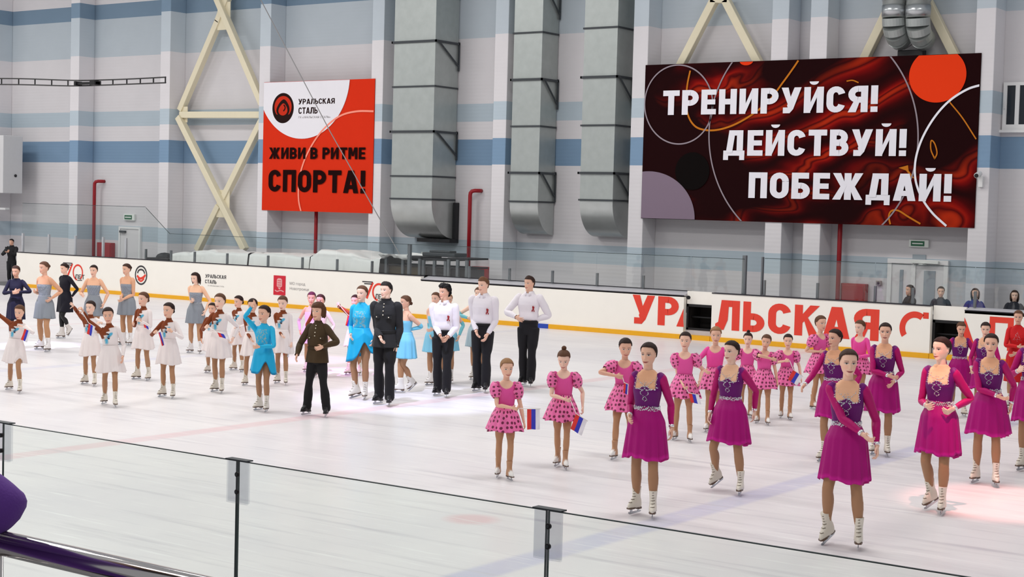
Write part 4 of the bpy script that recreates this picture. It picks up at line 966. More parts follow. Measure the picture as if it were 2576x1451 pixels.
    for lv in np.unique(wgt): vg.add(np.nonzero(wgt == lv)[0].tolist(), float(lv), 'REPLACE')
    dm = o.modifiers.new('d', 'DECIMATE'); dm.ratio = .19; dm.vertex_group = 'thin'; dm.vertex_group_factor = 1.0
    s2 = o.modifiers.new('s2', 'SMOOTH'); s2.factor = .5; s2.iterations = 3; s2.vertex_group = 'thin'
    dg = bpy.context.evaluated_depsgraph_get(); me3 = bpy.data.meshes.new_from_object(o.evaluated_get(dg)); bpy.data.objects.remove(o); bpy.data.meshes.remove(me2)
    me3.calc_loop_triangles()
    nv = len(me3.vertices); V = np.empty(nv*3); me3.vertices.foreach_get('co', V); V = V.reshape(-1, 3)
    nt = len(me3.loop_triangles); F = np.empty(nt*3, int); me3.loop_triangles.foreach_get('vertices', F); F = F.reshape(-1, 3)
    bpy.data.meshes.remove(me3)
    # bone weights
    names = [k for k in bones if not k.startswith('_')]; Wt = np.zeros((nv, len(names)))
    for i, nme in enumerate(names):
        a, b, r = bones[nme]; ab = b-a; t = np.clip(((V-a) @ ab)/(ab @ ab), 0, 1); dist = np.linalg.norm(V-(a+t[:, None]*ab), axis=1)
        w = 1/(dist/r+.15)**6
        sg = 1 if nme.endswith('L') else -1
        if nme[:2] in ('ua', 'fa', 'hd', 'th', 'sn') and len(nme) == 3: w = np.where(V[:, 0]*sg < (-.004 if nme[0] in 'ts' else .02), 0, w)
        if nme == 'head': w = np.where(V[:, 2] < (chin-.012)*H, 0, w)
        Wt[:, i] = w
    # head is rigid above the jaw
    hi = V[:, 2] > (chin+.02)*H; Wt[hi] = 0; Wt[hi, names.index('head')] = 1
    Wt /= Wt.sum(1, keepdims=True)
    E = np.concatenate([F[:, [0, 1]], F[:, [1, 2]], F[:, [2, 0]]]); E = np.concatenate([E, E[:, ::-1]])
    deg = np.bincount(E[:, 0], minlength=nv)[:, None]
    for _ in range(5):
        acc = np.zeros_like(Wt); np.add.at(acc, E[:, 0], Wt[E[:, 1]]); Wt = .5*Wt+.5*acc/np.maximum(deg, 1)
    # coordinates used for colouring and cutting clothes
    info = dict(V=V, F=F, W=Wt, names=names, bones=bones, P=P, chin=chin, E=E, deg=deg)
    for sd, s in (('L', 1), ('R', -1)):
        S = bones['ua'+sd][0]; dd = bones['_d'+sd]; rel = V-S; t = rel @ dd; perp = rel-t[:, None]*dd
        info['at'+sd] = t/H; info['ar'+sd] = np.linalg.norm(perp, axis=1)/H
        info['arm'+sd] = Wt[:, [names.index(b+sd) for b in ('ua', 'fa', 'hd')]].sum(1)
        info['ang'+sd] = np.arctan2(perp[:, 1], perp @ bones['_n'+sd])
        info['leg'+sd] = Wt[:, [names.index(b+sd) for b in ('th', 'sn')]].sum(1)
    info['arm'] = np.maximum(info['armL'], info['armR']); info['leg'] = np.maximum(info['legL'], info['legR'])
    info['at'] = np.where(V[:, 0] > 0, info['atL'], info['atR'])
    info['headw'] = Wt[:, names.index('head')]+Wt[:, names.index('neck')]
    TPL[kind] = info
for _k in PROP: make_template(_k)

# ------------------------------------------------------------------ posing
def rot_min(a, b):
    a = a/np.linalg.norm(a); b = b/np.linalg.norm(b); v = np.cross(a, b); c = a @ b
    if c < -.9999: return -np.eye(3)+2*np.outer(X_, X_)
    K = np.array([[0, -v[2], v[1]], [v[2], 0, -v[0]], [-v[1], v[0], 0]]); return np.eye(3)+K+K @ K/(1+c)
def rotm(ax, deg):
    return np.array(Matrix.Rotation(math.radians(deg), 3, ax))
def rot_about(ax, ang):
    return np.array(Matrix.Rotation(ang, 3, Vector(ax)))
def ik(a, l1, l2, tgt, hint):
    d = tgt-a; L = np.linalg.norm(d); u = d/L; L = min(max(L, abs(l1-l2)+.01), (l1+l2)*.999)
    x = (l1*l1-l2*l2+L*L)/(2*L); h = math.sqrt(max(l1*l1-x*x, 0)); hint = np.array(hint, float); n = hint-u*(hint @ u); n /= np.linalg.norm(n)+1e-9
    return a+u*x+n*h, a+u*L
ARMS = {   # wrist targets in units of body height, x mirrored for the right arm; elbow hint
 'down': ((.140, -.02, .515), (.7, .6, 0)), 'side': ((.175, -.01, .53), (.6, .7, 0)), 'belly': ((.035, -.125, .60), (.9, .5, -.2)),
 'waist': ((.095, -.115, .60), (1, .55, 0)), 'groin': ((.040, -.115, .505), (1, .5, .1)), 'cross': ((-.075, -.115, .615), (.8, .2, -.5)),
 'crosslow': ((-.115, -.105, .555), (.7, .1, -.5)), 'chest': ((.02, -.125, .67), (1, .2, -.4)), 'out': ((.31, -.05, .71), (.2, .8, -.6)), 'outdown': ((.235, -.03, .545), (.4, .8, 0)),
 'reach': ((.34, -.08, .76), (.2, .6, -.6)), 'salute': ((.035, -.135, .885), (1, -.2, -.1)), 'hip': ((.115, -.02, .535), (1, .8, 0)), 'front': ((.06, -.16, .585), (.9, .5, -.3)), 'frontlow': ((.10, -.10, .54), (.9, .5, -.1)),
 'shoulder': ((-.06, -.12, .735), (1, -.2, -.2)), 'back': ((.05, .09, .53), (.8, .6, 0)), 'phone': ((.03, -.17, .72), (.8, .1, -.6)), 'lap': ((.06, -.14, .58), (.8, .4, -.3)),
}
class Person: pass
def pose(kind, H, root, yaw, feet=None, arms=('down', 'down'), lean=0, bow=0, twist=0, head=(0, 0, 0), lift=None, curl=(.25, .25), hipshift=0, drop=0.0):
    """yaw in world degrees (0 looks along -Y); feet: world ankle ground points ((left),(right)) or None; lift: per foot (height, toe pitch, back)"""
    T = TPL[kind]; p = Person(); p.kind = kind; p.T = T; p.H = H; s = H/H0; p.s = s
    B = T['bones']; R0 = rotm('Z', yaw); sole = .062*s+.012*s; p.sole = sole; p.yaw = yaw
    hm = {}; loc = {}
    # feet in body frame (metres)
    P = T['P']; an = .05*H
    ft = {}
    for sd, sg in (('L', 1), ('R', -1)):
        if feet is not None:
            i = 0 if sd == 'L' else 1; q = R0.T @ (np.array([feet[i][0], feet[i][1], 0])-np.array([root[0], root[1], 0]))
        else: q = np.array([sg*.055*H, 0, 0])
        ft[sd] = q
    lifts = lift or {}
    hipz = P['zc']*H+.015*H
    for sd, sg in (('L', 1), ('R', -1)):             # bend the knees enough for both skates to reach the ice
        hz = lifts.get(sd, (0, 0, 0))[0]; q = ft[sd]; hp0 = B['th'+sd][0]*s; ll = (np.linalg.norm(B['th'+sd][1]-B['th'+sd][0])+np.linalg.norm(B['sn'+sd][1]-B['th'+sd][1]))*s*.996
        dh = math.hypot(q[0]-hp0[0]-hipshift*H, q[1]+.012*H-hp0[1]); need = hp0[2]-drop*H-an-hz*H; ok_ = math.sqrt(max(ll*ll-dh*dh, .01))
        if need > ok_: drop += (need-ok_)/H
    Rp = rotm('Y', lean*.35) @ rotm('X', 0)
    pel = np.array([hipshift*H, .0, -drop*H+sole])
    piv = B['pelvis'][0]*s
    M = {}
    def chain(nme, R, rest, pos): M[nme] = (R, rest, pos)
    chain('pelvis', Rp, piv, piv+pel)
    Rs = Rp @ rotm('Y', lean*.5) @ rotm('X', bow*.5) @ rotm('Z', twist*.5); a = B['spine'][0]*s; chain('spine', Rs, a, piv+pel+Rp @ (a-piv))
    Rc = Rs @ rotm('Y', lean*.4) @ rotm('X', bow*.5) @ rotm('Z', twist*.5); a2 = B['chest'][0]*s; chain('chest', Rc, a2, M['spine'][2]+Rs @ (a2-a))
    hy, hp, ht = head; Rh = Rc @ rotm('Z', hy) @ rotm('Y', ht) @ rotm('X', hp); Rn = Rc @ rotm('Z', hy*.4) @ rotm('Y', ht*.5) @ rotm('X', hp*.5)
    a3 = B['neck'][0]*s; chain('neck', Rn, a3, M['chest'][2]+Rc @ (a3-a2)); a4 = B['neck'][1]*s; chain('head', Rh, a4, M['neck'][2]+Rn @ (a4-a3))
    for sd, sg in (('L', 1), ('R', -1)):
        ar = arms[0 if sd == 'L' else 1]
        wpt = None
        if not isinstance(ar, str) and ar[0] == 'w': wpt, hint = ar[1], ar[2]; tg = (0, 0, 0)
        else: tg, hint = ARMS[ar] if isinstance(ar, str) else ar
        S, Eb, Wr = B['ua'+sd][0]*s, B['ua'+sd][1]*s, B['fa'+sd][1]*s
        dz = (P['zs']-.812)*.8
        tgt = np.array([tg[0]*sg, tg[1], tg[2]+dz])*H; hn = np.array([hint[0]*sg, hint[1], hint[2]])
        Sp = M['chest'][2]+Rc @ (S-a2); tgp = M['spine'][2]+Rs @ (tgt-a) if wpt is None else np.array(wpt)
        el, wr = ik(Sp, np.linalg.norm(Eb-S), np.linalg.norm(Wr-Eb), tgp, Rs @ hn)
        Ru = rot_min(Rc @ (Eb-S), el-Sp) @ Rc; chain('ua'+sd, Ru, S, Sp)
        Rf = rot_min(Ru @ (Wr-Eb), wr-el) @ Ru; chain('fa'+sd, Rf, Eb, el); chain('hd'+sd, Rf, Wr, wr)
        # legs
        hipr, kn, ak = B['th'+sd][0]*s, B['th'+sd][1]*s, B['sn'+sd][1]*s
        hz, tp, ty = lifts.get(sd, (0, 0, None)) if sd in lifts else (0, 0, None)
        q = ft[sd]; tgt = np.array([q[0], q[1]+.012*H, an+sole+hz*H]); hp_ = M['pelvis'][2]+Rp @ (hipr-piv)
        kp, ap = ik(hp_, np.linalg.norm(kn-hipr), np.linalg.norm(ak-kn), tgt, np.array([sg*.12, -1, .0]))
        Rt = rot_min(kn-hipr, kp-hp_); chain('th'+sd, Rt, hipr, hp_); Rk = rot_min(ak-kn, ap-kp); chain('sn'+sd, Rk, kn, kp)
        p.__dict__['ankle'+sd] = ap; p.__dict__['toe'+sd] = (tp, ty); p.__dict__['knee'+sd] = kp
    # blend
    V = T['V']*s; out = np.zeros_like(V)
    # curl fingers in rest pose first
    V = V.copy()
    for i, sd in enumerate('LR'):
        c = curl[i]; d = B['_d'+sd]; n = B['_n'+sd]; W0 = B['hd'+sd][0]*s; hs = P['hand']
        ax = np.cross(d, n)
        for jt, amt, ym in ((.050, c, -.03), (.070, c*1.1, -.03)):
            k0 = W0+d*jt*hs*H; rel = V-k0; t = rel @ d; sel = (t > -.01*H) & ((V-W0) @ d > .03*H) & (T['arm'+sd] > .5) & ((V-W0)[:, 1] > ym*H)
            w = np.clip((t[sel]+.006*H)/(.012*H), 0, 1)
            r = rel[sel]; Rr = rot_about(ax, amt); V[sel] = k0+r*(1-w)[:, None]+(r @ Rr.T)*w[:, None]
    Wt = T['W']
    for i, nme in enumerate(T['names']):
        R, r0, ps = M[nme]; w = Wt[:, i]; k = w > 1e-4
        out[k] += w[k, None]*((V[k]-r0) @ R.T+ps)
    p.M = M; p.V = out; p.R0 = R0; p.root = np.array([root[0], root[1], 0.0])
    # normals
    F = T['F']; fn = np.cross(out[F[:, 1]]-out[F[:, 0]], out[F[:, 2]]-out[F[:, 0]]); vn = np.zeros_like(out)
    for k in range(3): np.add.at(vn, F[:, k], fn)
    p.N = vn/(np.linalg.norm(vn, axis=1, keepdims=True)+1e-12)
    return p
def set_col(me, C, name='Col'):
    at = me.attributes.new(name, 'FLOAT_COLOR', 'POINT'); c = np.ones((len(me.vertices), 4), np.float32); c[:, :C.shape[1]] = C; at.data.foreach_set('color', c.ravel())
def mesh_np(name, V, F, mat, parent=None, C=None, UV=None, smooth=True):
    me = bpy.data.meshes.new(name); me.from_pydata(np.asarray(V).tolist(), [], np.asarray(F).tolist() if isinstance(F, np.ndarray) else F)
    me.materials.append(MATS[mat])
    if C is not None: set_col(me, np.asarray(C, np.float32))
    if UV is not None:
        at = me.attributes.new('uvp', 'FLOAT_VECTOR', 'POINT'); u = np.zeros((len(V), 3), np.float32); u[:, :2] = UV; at.data.foreach_set('vector', u.ravel())
    if smooth: me.polygons.foreach_set('use_smooth', [True]*len(me.polygons))
    o = link(bpy.data.objects.new(name, me))
    if parent: o.parent = parent
    return o
def cl(*rgb): return np.array(lin(rgb), np.float32)
def paint(C, mask, col, soft=None):
    if soft is None: C[mask] = col
    else: C[:] = C*(1-soft[:, None])+col*soft[:, None]
def sst(x, a, b):
    t = np.clip((x-a)/(b-a), 0, 1); return t*t*(3-2*t)
def body_colours(p, skin, tights, hair, lips, makeup, nude_arm=None):
    T = p.T; V = T['V']/H0; C = np.tile(skin, (len(V), 1)).astype(np.float32)
    hh = T['P']['head']; x = V[:, 0]/hh; y = V[:, 1]/hh; t = (V[:, 2]-T['chin'])/hh; fr = (y < .02) & (t > -.1)
    if tights is not None: C[V[:, 2] < T['P']['zc']+.03] = tights
    if tights is not None: C[(T['leg'] > .5)] = tights
    C[T['arm'] > .5] = skin
    def blob(cx, ct, rx, rt, col, amt=1.0, edge=.35):
        d = np.sqrt(((np.abs(x)-cx)/rx)**2+((t-ct)/rt)**2); w = (1-sst(d, 1-edge, 1+edge))*amt*fr; C[:] = C*(1-w[:, None])+col*w[:, None]
    blob(.19, .36, .09, .07, np.clip(skin*np.array([1.06, .84, .82]), 0, 1), .55, .9)
    if makeup: blob(.135, .525, .085, .045, skin*np.array([.50, .38, .42]), .75, .6)
    blob(.135, .498, .070, .028, cl(232, 226, 222)*.9, .9)
    blob(.135, .500, .029, .029, cl(50, 34, 28), 1.0)
    blob(.135, .525, .076, .013, cl(36, 24, 22), .9 if makeup else .45)
    d = np.abs(t-(.585+.012*np.cos((np.abs(x)-.14)*14))); w = (1-sst(d, .008, .022))*sst(np.abs(x), .05, .07)*(1-sst(np.abs(x), .20, .23))*fr*.65; C[:] = C*(1-w[:, None])+hair*.8*w[:, None]
    blob(0, .186+1.6*x*x, .125, .034, lips, .85, .3)
    d = np.sqrt((x/.115)**2+((t-.186-1.6*x*x)/.007)**2); w = (1-sst(d, .7, 1.4))*.7*fr; C[:] = C*(1-w[:, None])+lips*.35*w[:, None]
    blob(.035, .285, .016, .010, skin*.5, .5)
    return C
def shell(p, mask, off, C, name, mat, parent, UV=None, relax=0, drop_inner=True):
    """a garment: the masked part of the body surface moved out along its normals"""
    T = p.T; F = T['F']; keep = mask[F].all(1); f = F[keep]; used = np.unique(f)
    rm = -np.ones(len(mask), int); rm[used] = np.arange(len(used)); V = p.V+p.N*(off if np.isscalar(off) else off[:, None])
    f = rm[f]; V = V[used]; Cc = None if C is None else C[used]
    if relax:
        E = np.concatenate([f[:, [0, 1]], f[:, [1, 2]], f[:, [2, 0]]]); E = np.concatenate([E, E[:, ::-1]]); n = len(used); dg = np.bincount(E[:, 0], minlength=n)[:, None]
        ek = np.sort(E[:len(E)//2], 1); uq, cnt = np.unique(ek, axis=0, return_counts=True); pin = np.zeros(n, bool); pin[uq[cnt == 1].ravel()] = True
        for _ in range(relax):
            acc = np.zeros_like(V); np.add.at(acc, E[:, 0], V[E[:, 1]]); V = np.where(pin[:, None], V, .4*V+.6*acc/np.maximum(dg, 1))
        bo, bn_ = p.V[used], p.N[used]; o_ = (off if np.isscalar(off) else off[used]); dd = ((V-bo)*bn_).sum(1); V = V+bn_*np.maximum(0, .6*o_-dd)[:, None]
    return mesh_np(name, V, f, mat, parent, Cc, None if UV is None else UV[used])
def smooth_edge(p, mask, it=3):
    """0..1 field that falls to 0 towards the edge of a mask"""
    T = p.T; w = mask.astype(float); 
    for _ in range(it):
        acc = np.zeros(len(w)); np.add.at(acc, T['E'][:, 0], w[T['E'][:, 1]]); w = .5*w+.5*acc/np.maximum(T['deg'][:, 0], 1)
    return np.clip((w-.5)*2, 0, 1)*mask
def vnoise(V, f, seed):
    r = np.random.default_rng(seed); o = np.zeros(len(V))
    for k in range(6):
        d = r.normal(size=3); d /= np.linalg.norm(d); o += np.sin(V @ d*f*(1+.5*k)+r.uniform(0, 6))/(1+.5*k)
    return o/3

# ------------------------------------------------------------------ hair
def to_head(p, pts):
    R, r0, ps = p.M['head']; return (np.asarray(pts)*p.s-r0) @ R.T+ps
def add_hair(p, root, style, col, seed):
    T = p.T; V = T['V']/H0; hh = T['P']['head']; x = V[:, 0]/hh; y = V[:, 1]/hh; t = (V[:, 2]-T['chin'])/hh; ax = np.abs(x)
    ang = np.arctan2(ax, -(y-.03))                   # 0 front .. pi back
    short = style in ('crop', 'curly', 'cap', 'fringe')
    line = np.interp(ang, [0, .5, .9, 1.25, 1.55, 1.9, 2.4, 3.2], [.83, .82, .77, .63, .54, .48, .30, .16] if not short else ([.80, .80, .78, .64, .46, .42, .26, .20] if style != 'fringe' else [.70, .70, .68, .55, .34, .3, .22, .14]))
    m = (t > line) & (T['headw'] > .9); m &= ~((ax > .29) & (t > .36) & (t < .58) & (y > 0) & (y < .16))
    e = smooth_edge(p, m, 3); r = np.random.default_rng(seed)
    th = {'bun': .046, 'topknot': .04, 'ponytail': .04, 'loose': .05, 'crop': .055, 'curly': .10, 'cap': .03, 'fringe': .06, 'lowbun': .046}[style]
    off = e*hh*p.H*th
    if style in ('crop', 'fringe', 'loose'): off = off*(1+.35*vnoise(V, 90, seed))
    if style == 'curly': off = off*(1.15+.6*vnoise(V, 120, seed)+.3*vnoise(V, 260, seed+1))*(1+.6*sst(t, .75, 1.0))
    if style == 'crop': off *= 1+.9*sst(t, .85, 1.0)*sst(-y, -.3, .3)
    C = np.tile(col, (len(V), 1)).astype(np.float32); C *= (1+.22*np.sin(ang*46+r.uniform(0, 6)))[:, None]
    o = shell(p, m, off+.0015, C, 'hair', 'hair_strands', root)
    def lump(c, rad, sc, name='bun', n=(14, 10)):
        w = MB(); w.ball((0, 0, 0), rad*hh, n[0], n[1], sc); q = np.array(w.v); q = q*(1+.05*vnoise(q/hh, 9, seed)[:, None]); q = q+np.array([0, c[0]*hh, (T['chin']+c[1]*hh)])+np.array([c[2]*hh if len(c) > 2 else 0, 0, 0])
        mesh_np(name, to_head(p, q*H0), w.f, 'hair_strands', o, np.tile(col*.92, (len(q), 1)))
    if style == 'bun': lump((.46, .60), .14, (1.1, .8, 1))
    if style == 'lowbun': lump((.42, .38), .15, (1.1, .8, .9))
    if style == 'topknot': lump((.20, 1.07), .14, (1, 1, .95))
    if style == 'cap': pass
    if style == 'ponytail':
        lump((.46, .72), .09, (1, 1, 1)); w = MB(); pts = [(0, .46*hh, T['chin']+.72*hh), (0, .62*hh, T['chin']+.66*hh), (.02*hh, .66*hh, T['chin']+.35*hh), (.03*hh, .56*hh, T['chin']-.05*hh)]
        pts = [to_head(p, np.array(q)*H0) for q in crv(pts, 5)]; n = len(pts); w.tube(pts, [hh*p.H*(.05+.07*math.sin(math.pi*min(1, (k+2)/n))) for k in range(n)], 8); mesh_np('ponytail', w.v, w.f, 'hair_strands', o, np.tile(col, (len(w.v), 1)))
    if style in ('loose', 'fringe'):
        w = MB(); lo = -.12 if style == 'loose' else .10
        for k in range(13):
            a = math.radians(75+(285-75)*k/12); cx, cy = math.sin(a)*.345, -math.cos(a)*.40+.05
            sw = r.uniform(-.03, .03); end = lo+r.uniform(-.05, .08)+(0.06 if abs(k-6) > 4 else 0)
            pts = [(cx*.93*hh, cy*.93*hh, T['chin']+.74*hh), (cx*1.06*hh, cy*1.04*hh, T['chin']+.52*hh), ((cx*1.05+sw)*hh, cy*1.03*hh, T['chin']+.25*hh), ((cx*1.0+sw)*hh, cy*.98*hh, T['chin']+end*hh)]
            pts = [to_head(p, np.array(q)*H0) for q in crv(pts, 3)]; n = len(pts); w.tube(pts, [hh*p.H*(.075 if k2 < n-2 else .04) for k2 in range(n)], 7)
        mesh_np('hair_lock', w.v, w.f, 'hair_strands', o, np.tile(col, (len(w.v), 1)))
    if style == 'curly':
        w = MB()
        for k in range(34):
            a = r.uniform(0, 2*math.pi); tt = r.uniform(.80, 1.06); rr = .30*math.sqrt(max(0, 1-((tt-.80)/.34)**2))
            w.ball((rr*math.sin(a)*hh, (.04-rr*1.25*math.cos(a))*hh, T['chin']+tt*hh), .085*hh, 7, 5)
        mesh_np('curl', to_head(p, np.array(w.v)*H0), w.f, 'hair_strands', o, np.tile(col, (len(w.v), 1)))
    return o

# ------------------------------------------------------------------ skates
def skate_mesh():
    """boot and blade, unit: metres for a 1.65 m person; origin at the ankle, toe towards -Y, z up"""
    L = []
    base = -.05*H0
    prof = [(0, -.150, .068, .030, .040), (.012, -.156, .072, .036, .040), (.03, -.152, .074, .038, .039), (.05, -.128, .072, .036, .037), (.068, -.095, .068, .034, .036), (.09, -.064, .062, .034, .035), (.115, -.052, .058, .035, .035), (.15, -.050, .058, .038, .038), (.185, -.054, .060, .041, .041), (.20, -.055, .061, .042, .042)]
    rings = []
    for z, yf, yb, a, a2 in prof:
        ring = []
        for k in range(24):
            t = 2*math.pi*k/24; c, s_ = math.cos(t), math.sin(t); yc = 0.0
            wd_ = a if s_ < 0 else a2
            ex = 2.0 if z > .08 else 2.6
            yy = (yb if s_ > 0 else -yf)*math.copysign(abs(s_)**(2/ex), s_)
            taper = 1.0 if s_ > 0 or z > .08 else 1-.28*max(0, (-yy-.09)/.06)
            ring.append(np.array([wd_*taper*math.copysign(abs(c)**(2/ex), c), yy, base+z]))
        rings.append(ring)
    b = MB(); skin_rings(b, rings)
    so = MB(); so.prism([(.0+x, y) for x, y in ((-.026, -.140), (-.036, -.09), (-.026, -.02), (-.030, .05), (-.018, .072), (.018, .072), (.030, .05), (.026, -.02), (.036, -.09), (.026, -.140), (0, -.152))], 'z', base-.010, base+.004)
    so.box(-.026, .026, .015, .070, base-.026, base-.008)
    bl = MB(); zb = base-.062
    bl.prism([(-.148, zb+.012), (-.120, zb), (.085, zb), (.098, zb+.010), (.095, zb+.016), (-.146, zb+.026)], 'x', -.0022, .0022)
    for y0, y1 in ((-.118, -.070), (.022, .062)): bl.prism([(y0, base-.010), (y0+.012, zb+.014), (y1-.006, zb+.014), (y1, base-.010)], 'x', -.0035, .0035)
    bl.box(-.02, .02, -.125, -.06, base-.013, base-.009); bl.box(-.018, .018, .02, .066, base-.030, base-.026)
    la = MB()
    for k in range(6):
        z = base+.052+.026*k; yf = np.interp(z-base, [q[0] for q in prof], [q[1] for q in prof])
        la.tube([(-.020, yf+.012, z), (0, yf-.003, z+.004), (.020, yf+.012, z+.006)], .0035, 5)
    return b, so, bl, la
SK = skate_mesh()
def add_skates(p, root, boot, toe_out=(14, 14), over=None, sole=(96, 74, 60), laces=(120, 108, 92)):
    for i, sd in enumerate('LR'):
        sg = 1 if sd == 'L' else -1; tp, ty = p.__dict__['toe'+sd]; ap = p.__dict__['ankle'+sd]
        R = rotm('Z', (sg*toe_out[i]) if ty is None else ty) @ rotm('X', tp)
        def tr(q): return (np.array(q)*p.s) @ R.T+ap
        V = np.array(SK[0].v); C = np.tile(boot, (len(V), 1)).astype(np.float32)
        if over is not None:
            m = (V[:, 1] > -.075) | (V[:, 2] > -.012); C[m] = over
        o = mesh_np('ice_skate', tr(V), SK[0].f, 'boot_leather', root, C)
        mesh_np('sole', tr(SK[1].v), SK[1].f, 'boot_leather', o, np.tile(cl(*sole), (len(SK[1].v), 1)), smooth=False)
        mesh_np('blade', tr(SK[2].v), SK[2].f, 'blade_steel', o, smooth=False)
        if laces is not None and over is None: mesh_np('laces', tr(SK[3].v), SK[3].f, 'boot_leather', o, np.tile(cl(*laces), (len(SK[3].v), 1)))

# ------------------------------------------------------------------ skirts
def add_skirt(p, root, zw, zh, wtop, whem, col, mat='satin', seed=0, folds=9, amp=.10, depth=.80, name='skirt', sway=(0, 0), slant=0.0, split=None, hem_col=None, hang=None, lace=False):
    """zw, zh waist and hem height (fraction of H); whem: half width at hem; sway: hem shift (x, y); slant: hem rises towards +x (right of the wearer negative)"""
    H = p.H; NU, NR = 96, 22; r = np.random.default_rng(seed); ph = r.uniform(0, 6, 4); V = []; UV = []; C = []
    piv = p.M['pelvis']; 
    def pl(pt):
        R, r0, ps = piv; return R @ (np.asarray(pt)-r0)+ps
    hipw = max(q[1] for q in p.T['P']['torso'][:5])+.006
    kmid = (p.kneeL+p.kneeR)/2
    for j in range(NR+1):
        v = j/NR
        for i in range(NU):
            a = 2*math.pi*i/NU; x, y = math.cos(a), math.sin(a)
            zhem = zh+slant*x+(hang(a) if hang else 0)
            z = zw+(zhem-zw)*v
            fl = v**.85
            rx = wtop+(max(hipw, wtop)-wtop)*min(1, v*(zw-zh)/.09)+(whem-max(hipw, wtop))*max(0, fl-.12)/.88
            ry = rx*(depth if v > .2 else depth)
            f = 1+amp*v**1.1*(math.sin(folds*a+ph[0]+.8*math.sin(a*2+ph[1]))+.45*math.sin((folds*2+1)*a+ph[2]))
            pt = pl(np.array([x*rx*f, y*ry*f+.006, z])*H)
            off = np.array([sway[0], sway[1], 0])*H*v**1.4
            V.append(pt+off); UV.append((a*whem*H*.92, (zw-z)*H))
            c = col
            if hem_col is not None and v > .94: c = hem_col
            C.append(c)
    V = np.array(V)
    # keep the cloth outside the thighs
    for sd in 'LR':
        hp, kp, ap = p.M['th'+sd][2], p.__dict__['knee'+sd], p.__dict__['ankle'+sd]
        for a_, b_, r0, r1 in ((hp, kp, .060*H, .043*H), (kp, ap, .043*H, .036*H)):
            ab = b_-a_; t = np.clip((V-a_) @ ab/(ab @ ab), 0, 1); c = a_+t[:, None]*ab; dv = V-c; dv[:, 2] *= .2; d = np.linalg.norm(dv, axis=1); rad = r0+(r1-r0)*t
            ins = (d < rad) & (t > .02) & (t < .98); k = (rad[ins]/np.maximum(d[ins], 1e-5))[:, None]; V[ins] = c[ins]+(V[ins]-c[ins])*np.minimum(k, 3)
    F = [(j*NU+i, (j+1)*NU+i, (j+1)*NU+(i+1) % NU, j*NU+(i+1) % NU) for j in range(NR) for i in range(NU)]
    if split is not None:
        a0, a1, v0 = split; F = [q for q in F if not (q[0]//NU >= v0*NR and a0 < (q[0] % NU)/NU < a1)]
    o = mesh_np(name, V, F, mat, root, np.array(C), np.array(UV))
    sol = o.modifiers.new('thickness', 'SOLIDIFY'); sol.thickness = .004; sol.offset = 0
    return o
def on_body(p, x, z, front=True, off=.004, back=False):
    """a point of the posed body surface near body coords x, z (fractions of H) on the front"""
    T = p.T; V = T['V']/H0; m = (V[:, 1] < 0.0) & (T['arm'] < .6) & (T['headw'] < .95); idx = np.nonzero(m)[0]
    k = idx[np.argmin((V[idx, 0]-x)**2+(V[idx, 2]-z)**2)]; return p.V[k]+p.N[k]*off, p.N[k]
def crystals(p, root, pts, size, name, seed=0, jitter=.004, off=.008, label=None):
    r = np.random.default_rng(seed); w = MB()
    for x, z in pts:
        q, n = on_body(p, x+r.uniform(-1, 1)*jitter, z+r.uniform(-1, 1)*jitter, off=off); s_ = size*p.H*r.uniform(.7, 1.25)
        o = np.eye(3)*s_; w.add([q+o[0], q-o[0], q+o[1], q-o[1], q+o[2], q-o[2]], [(0, 2, 4), (2, 1, 4), (1, 3, 4), (3, 0, 4), (2, 0, 5), (1, 2, 5), (3, 1, 5), (0, 3, 5)])
    return mesh_np(name, w.v, w.f, 'crystal', root, smooth=False)
def belt_ring(p, root, z, rx, ry, size, name='crystal_belt', n=46, rows=2, seed=0, tilt=0):
    R, r0, ps = p.M['pelvis']; r = np.random.default_rng(seed); w = MB()
    for i in range(n):
        for k in range(rows):
            a = 2*math.pi*(i+.5*k)/n; q = np.array([math.cos(a)*rx, math.sin(a)*ry+.004, z+(k-.5*(rows-1))*size*1.5+r.uniform(-1, 1)*size*.7+tilt*math.cos(a)])*p.H; q = R @ (q-r0)+ps; s_ = size*p.H*r.uniform(.7, 1.3); o = np.eye(3)*s_
            w.add([q+o[0], q-o[0], q+o[1], q-o[1], q+o[2], q-o[2]], [(0, 2, 4), (2, 1, 4), (1, 3, 4), (3, 0, 4), (2, 0, 5), (1, 2, 5), (3, 1, 5), (0, 3, 5)])
    return mesh_np(name, w.v, w.f, 'crystal', root, smooth=False)
# ------------------------------------------------------------------ outfits
TAN = cl(186, 138, 102)
def skins(seed):
    r = np.random.default_rng(seed); b = np.array([cl(240, 194, 170), cl(234, 186, 160), cl(244, 204, 182), cl(228, 178, 152)][seed % 4]); return b*r.uniform(.94, 1.04)
def coords(p):
    V = p.T['V']/H0; return V[:, 0], V[:, 1], V[:, 2]
def wristcut(p, k=1.0): return (p.T['at'] < (p.T['P']['ua']+p.T['P']['fa'])*k) | (p.T['arm'] < .5)
def torso_mask(p, zlo, zhi=None, arms=None):
    """torso from zlo up to the neck, plus the arms out to the fraction `arms` of their length"""
    x, y, z = coords(p); T = p.T; zhi = zhi or T['P']['zs']+.028
    m = (z > zlo) & ((z < zhi) | (np.abs(x) > .055)) & (T['arm'] < .5) & (T['headw'] < .75)
    if arms: m |= (T['arm'] >= .5) & (T['at'] < (T['P']['ua']+T['P']['fa'])*arms)
    else: m &= ~((T['arm'] > .35))
    return m
def soft(mask_val, a, b): return sst(mask_val, a, b)
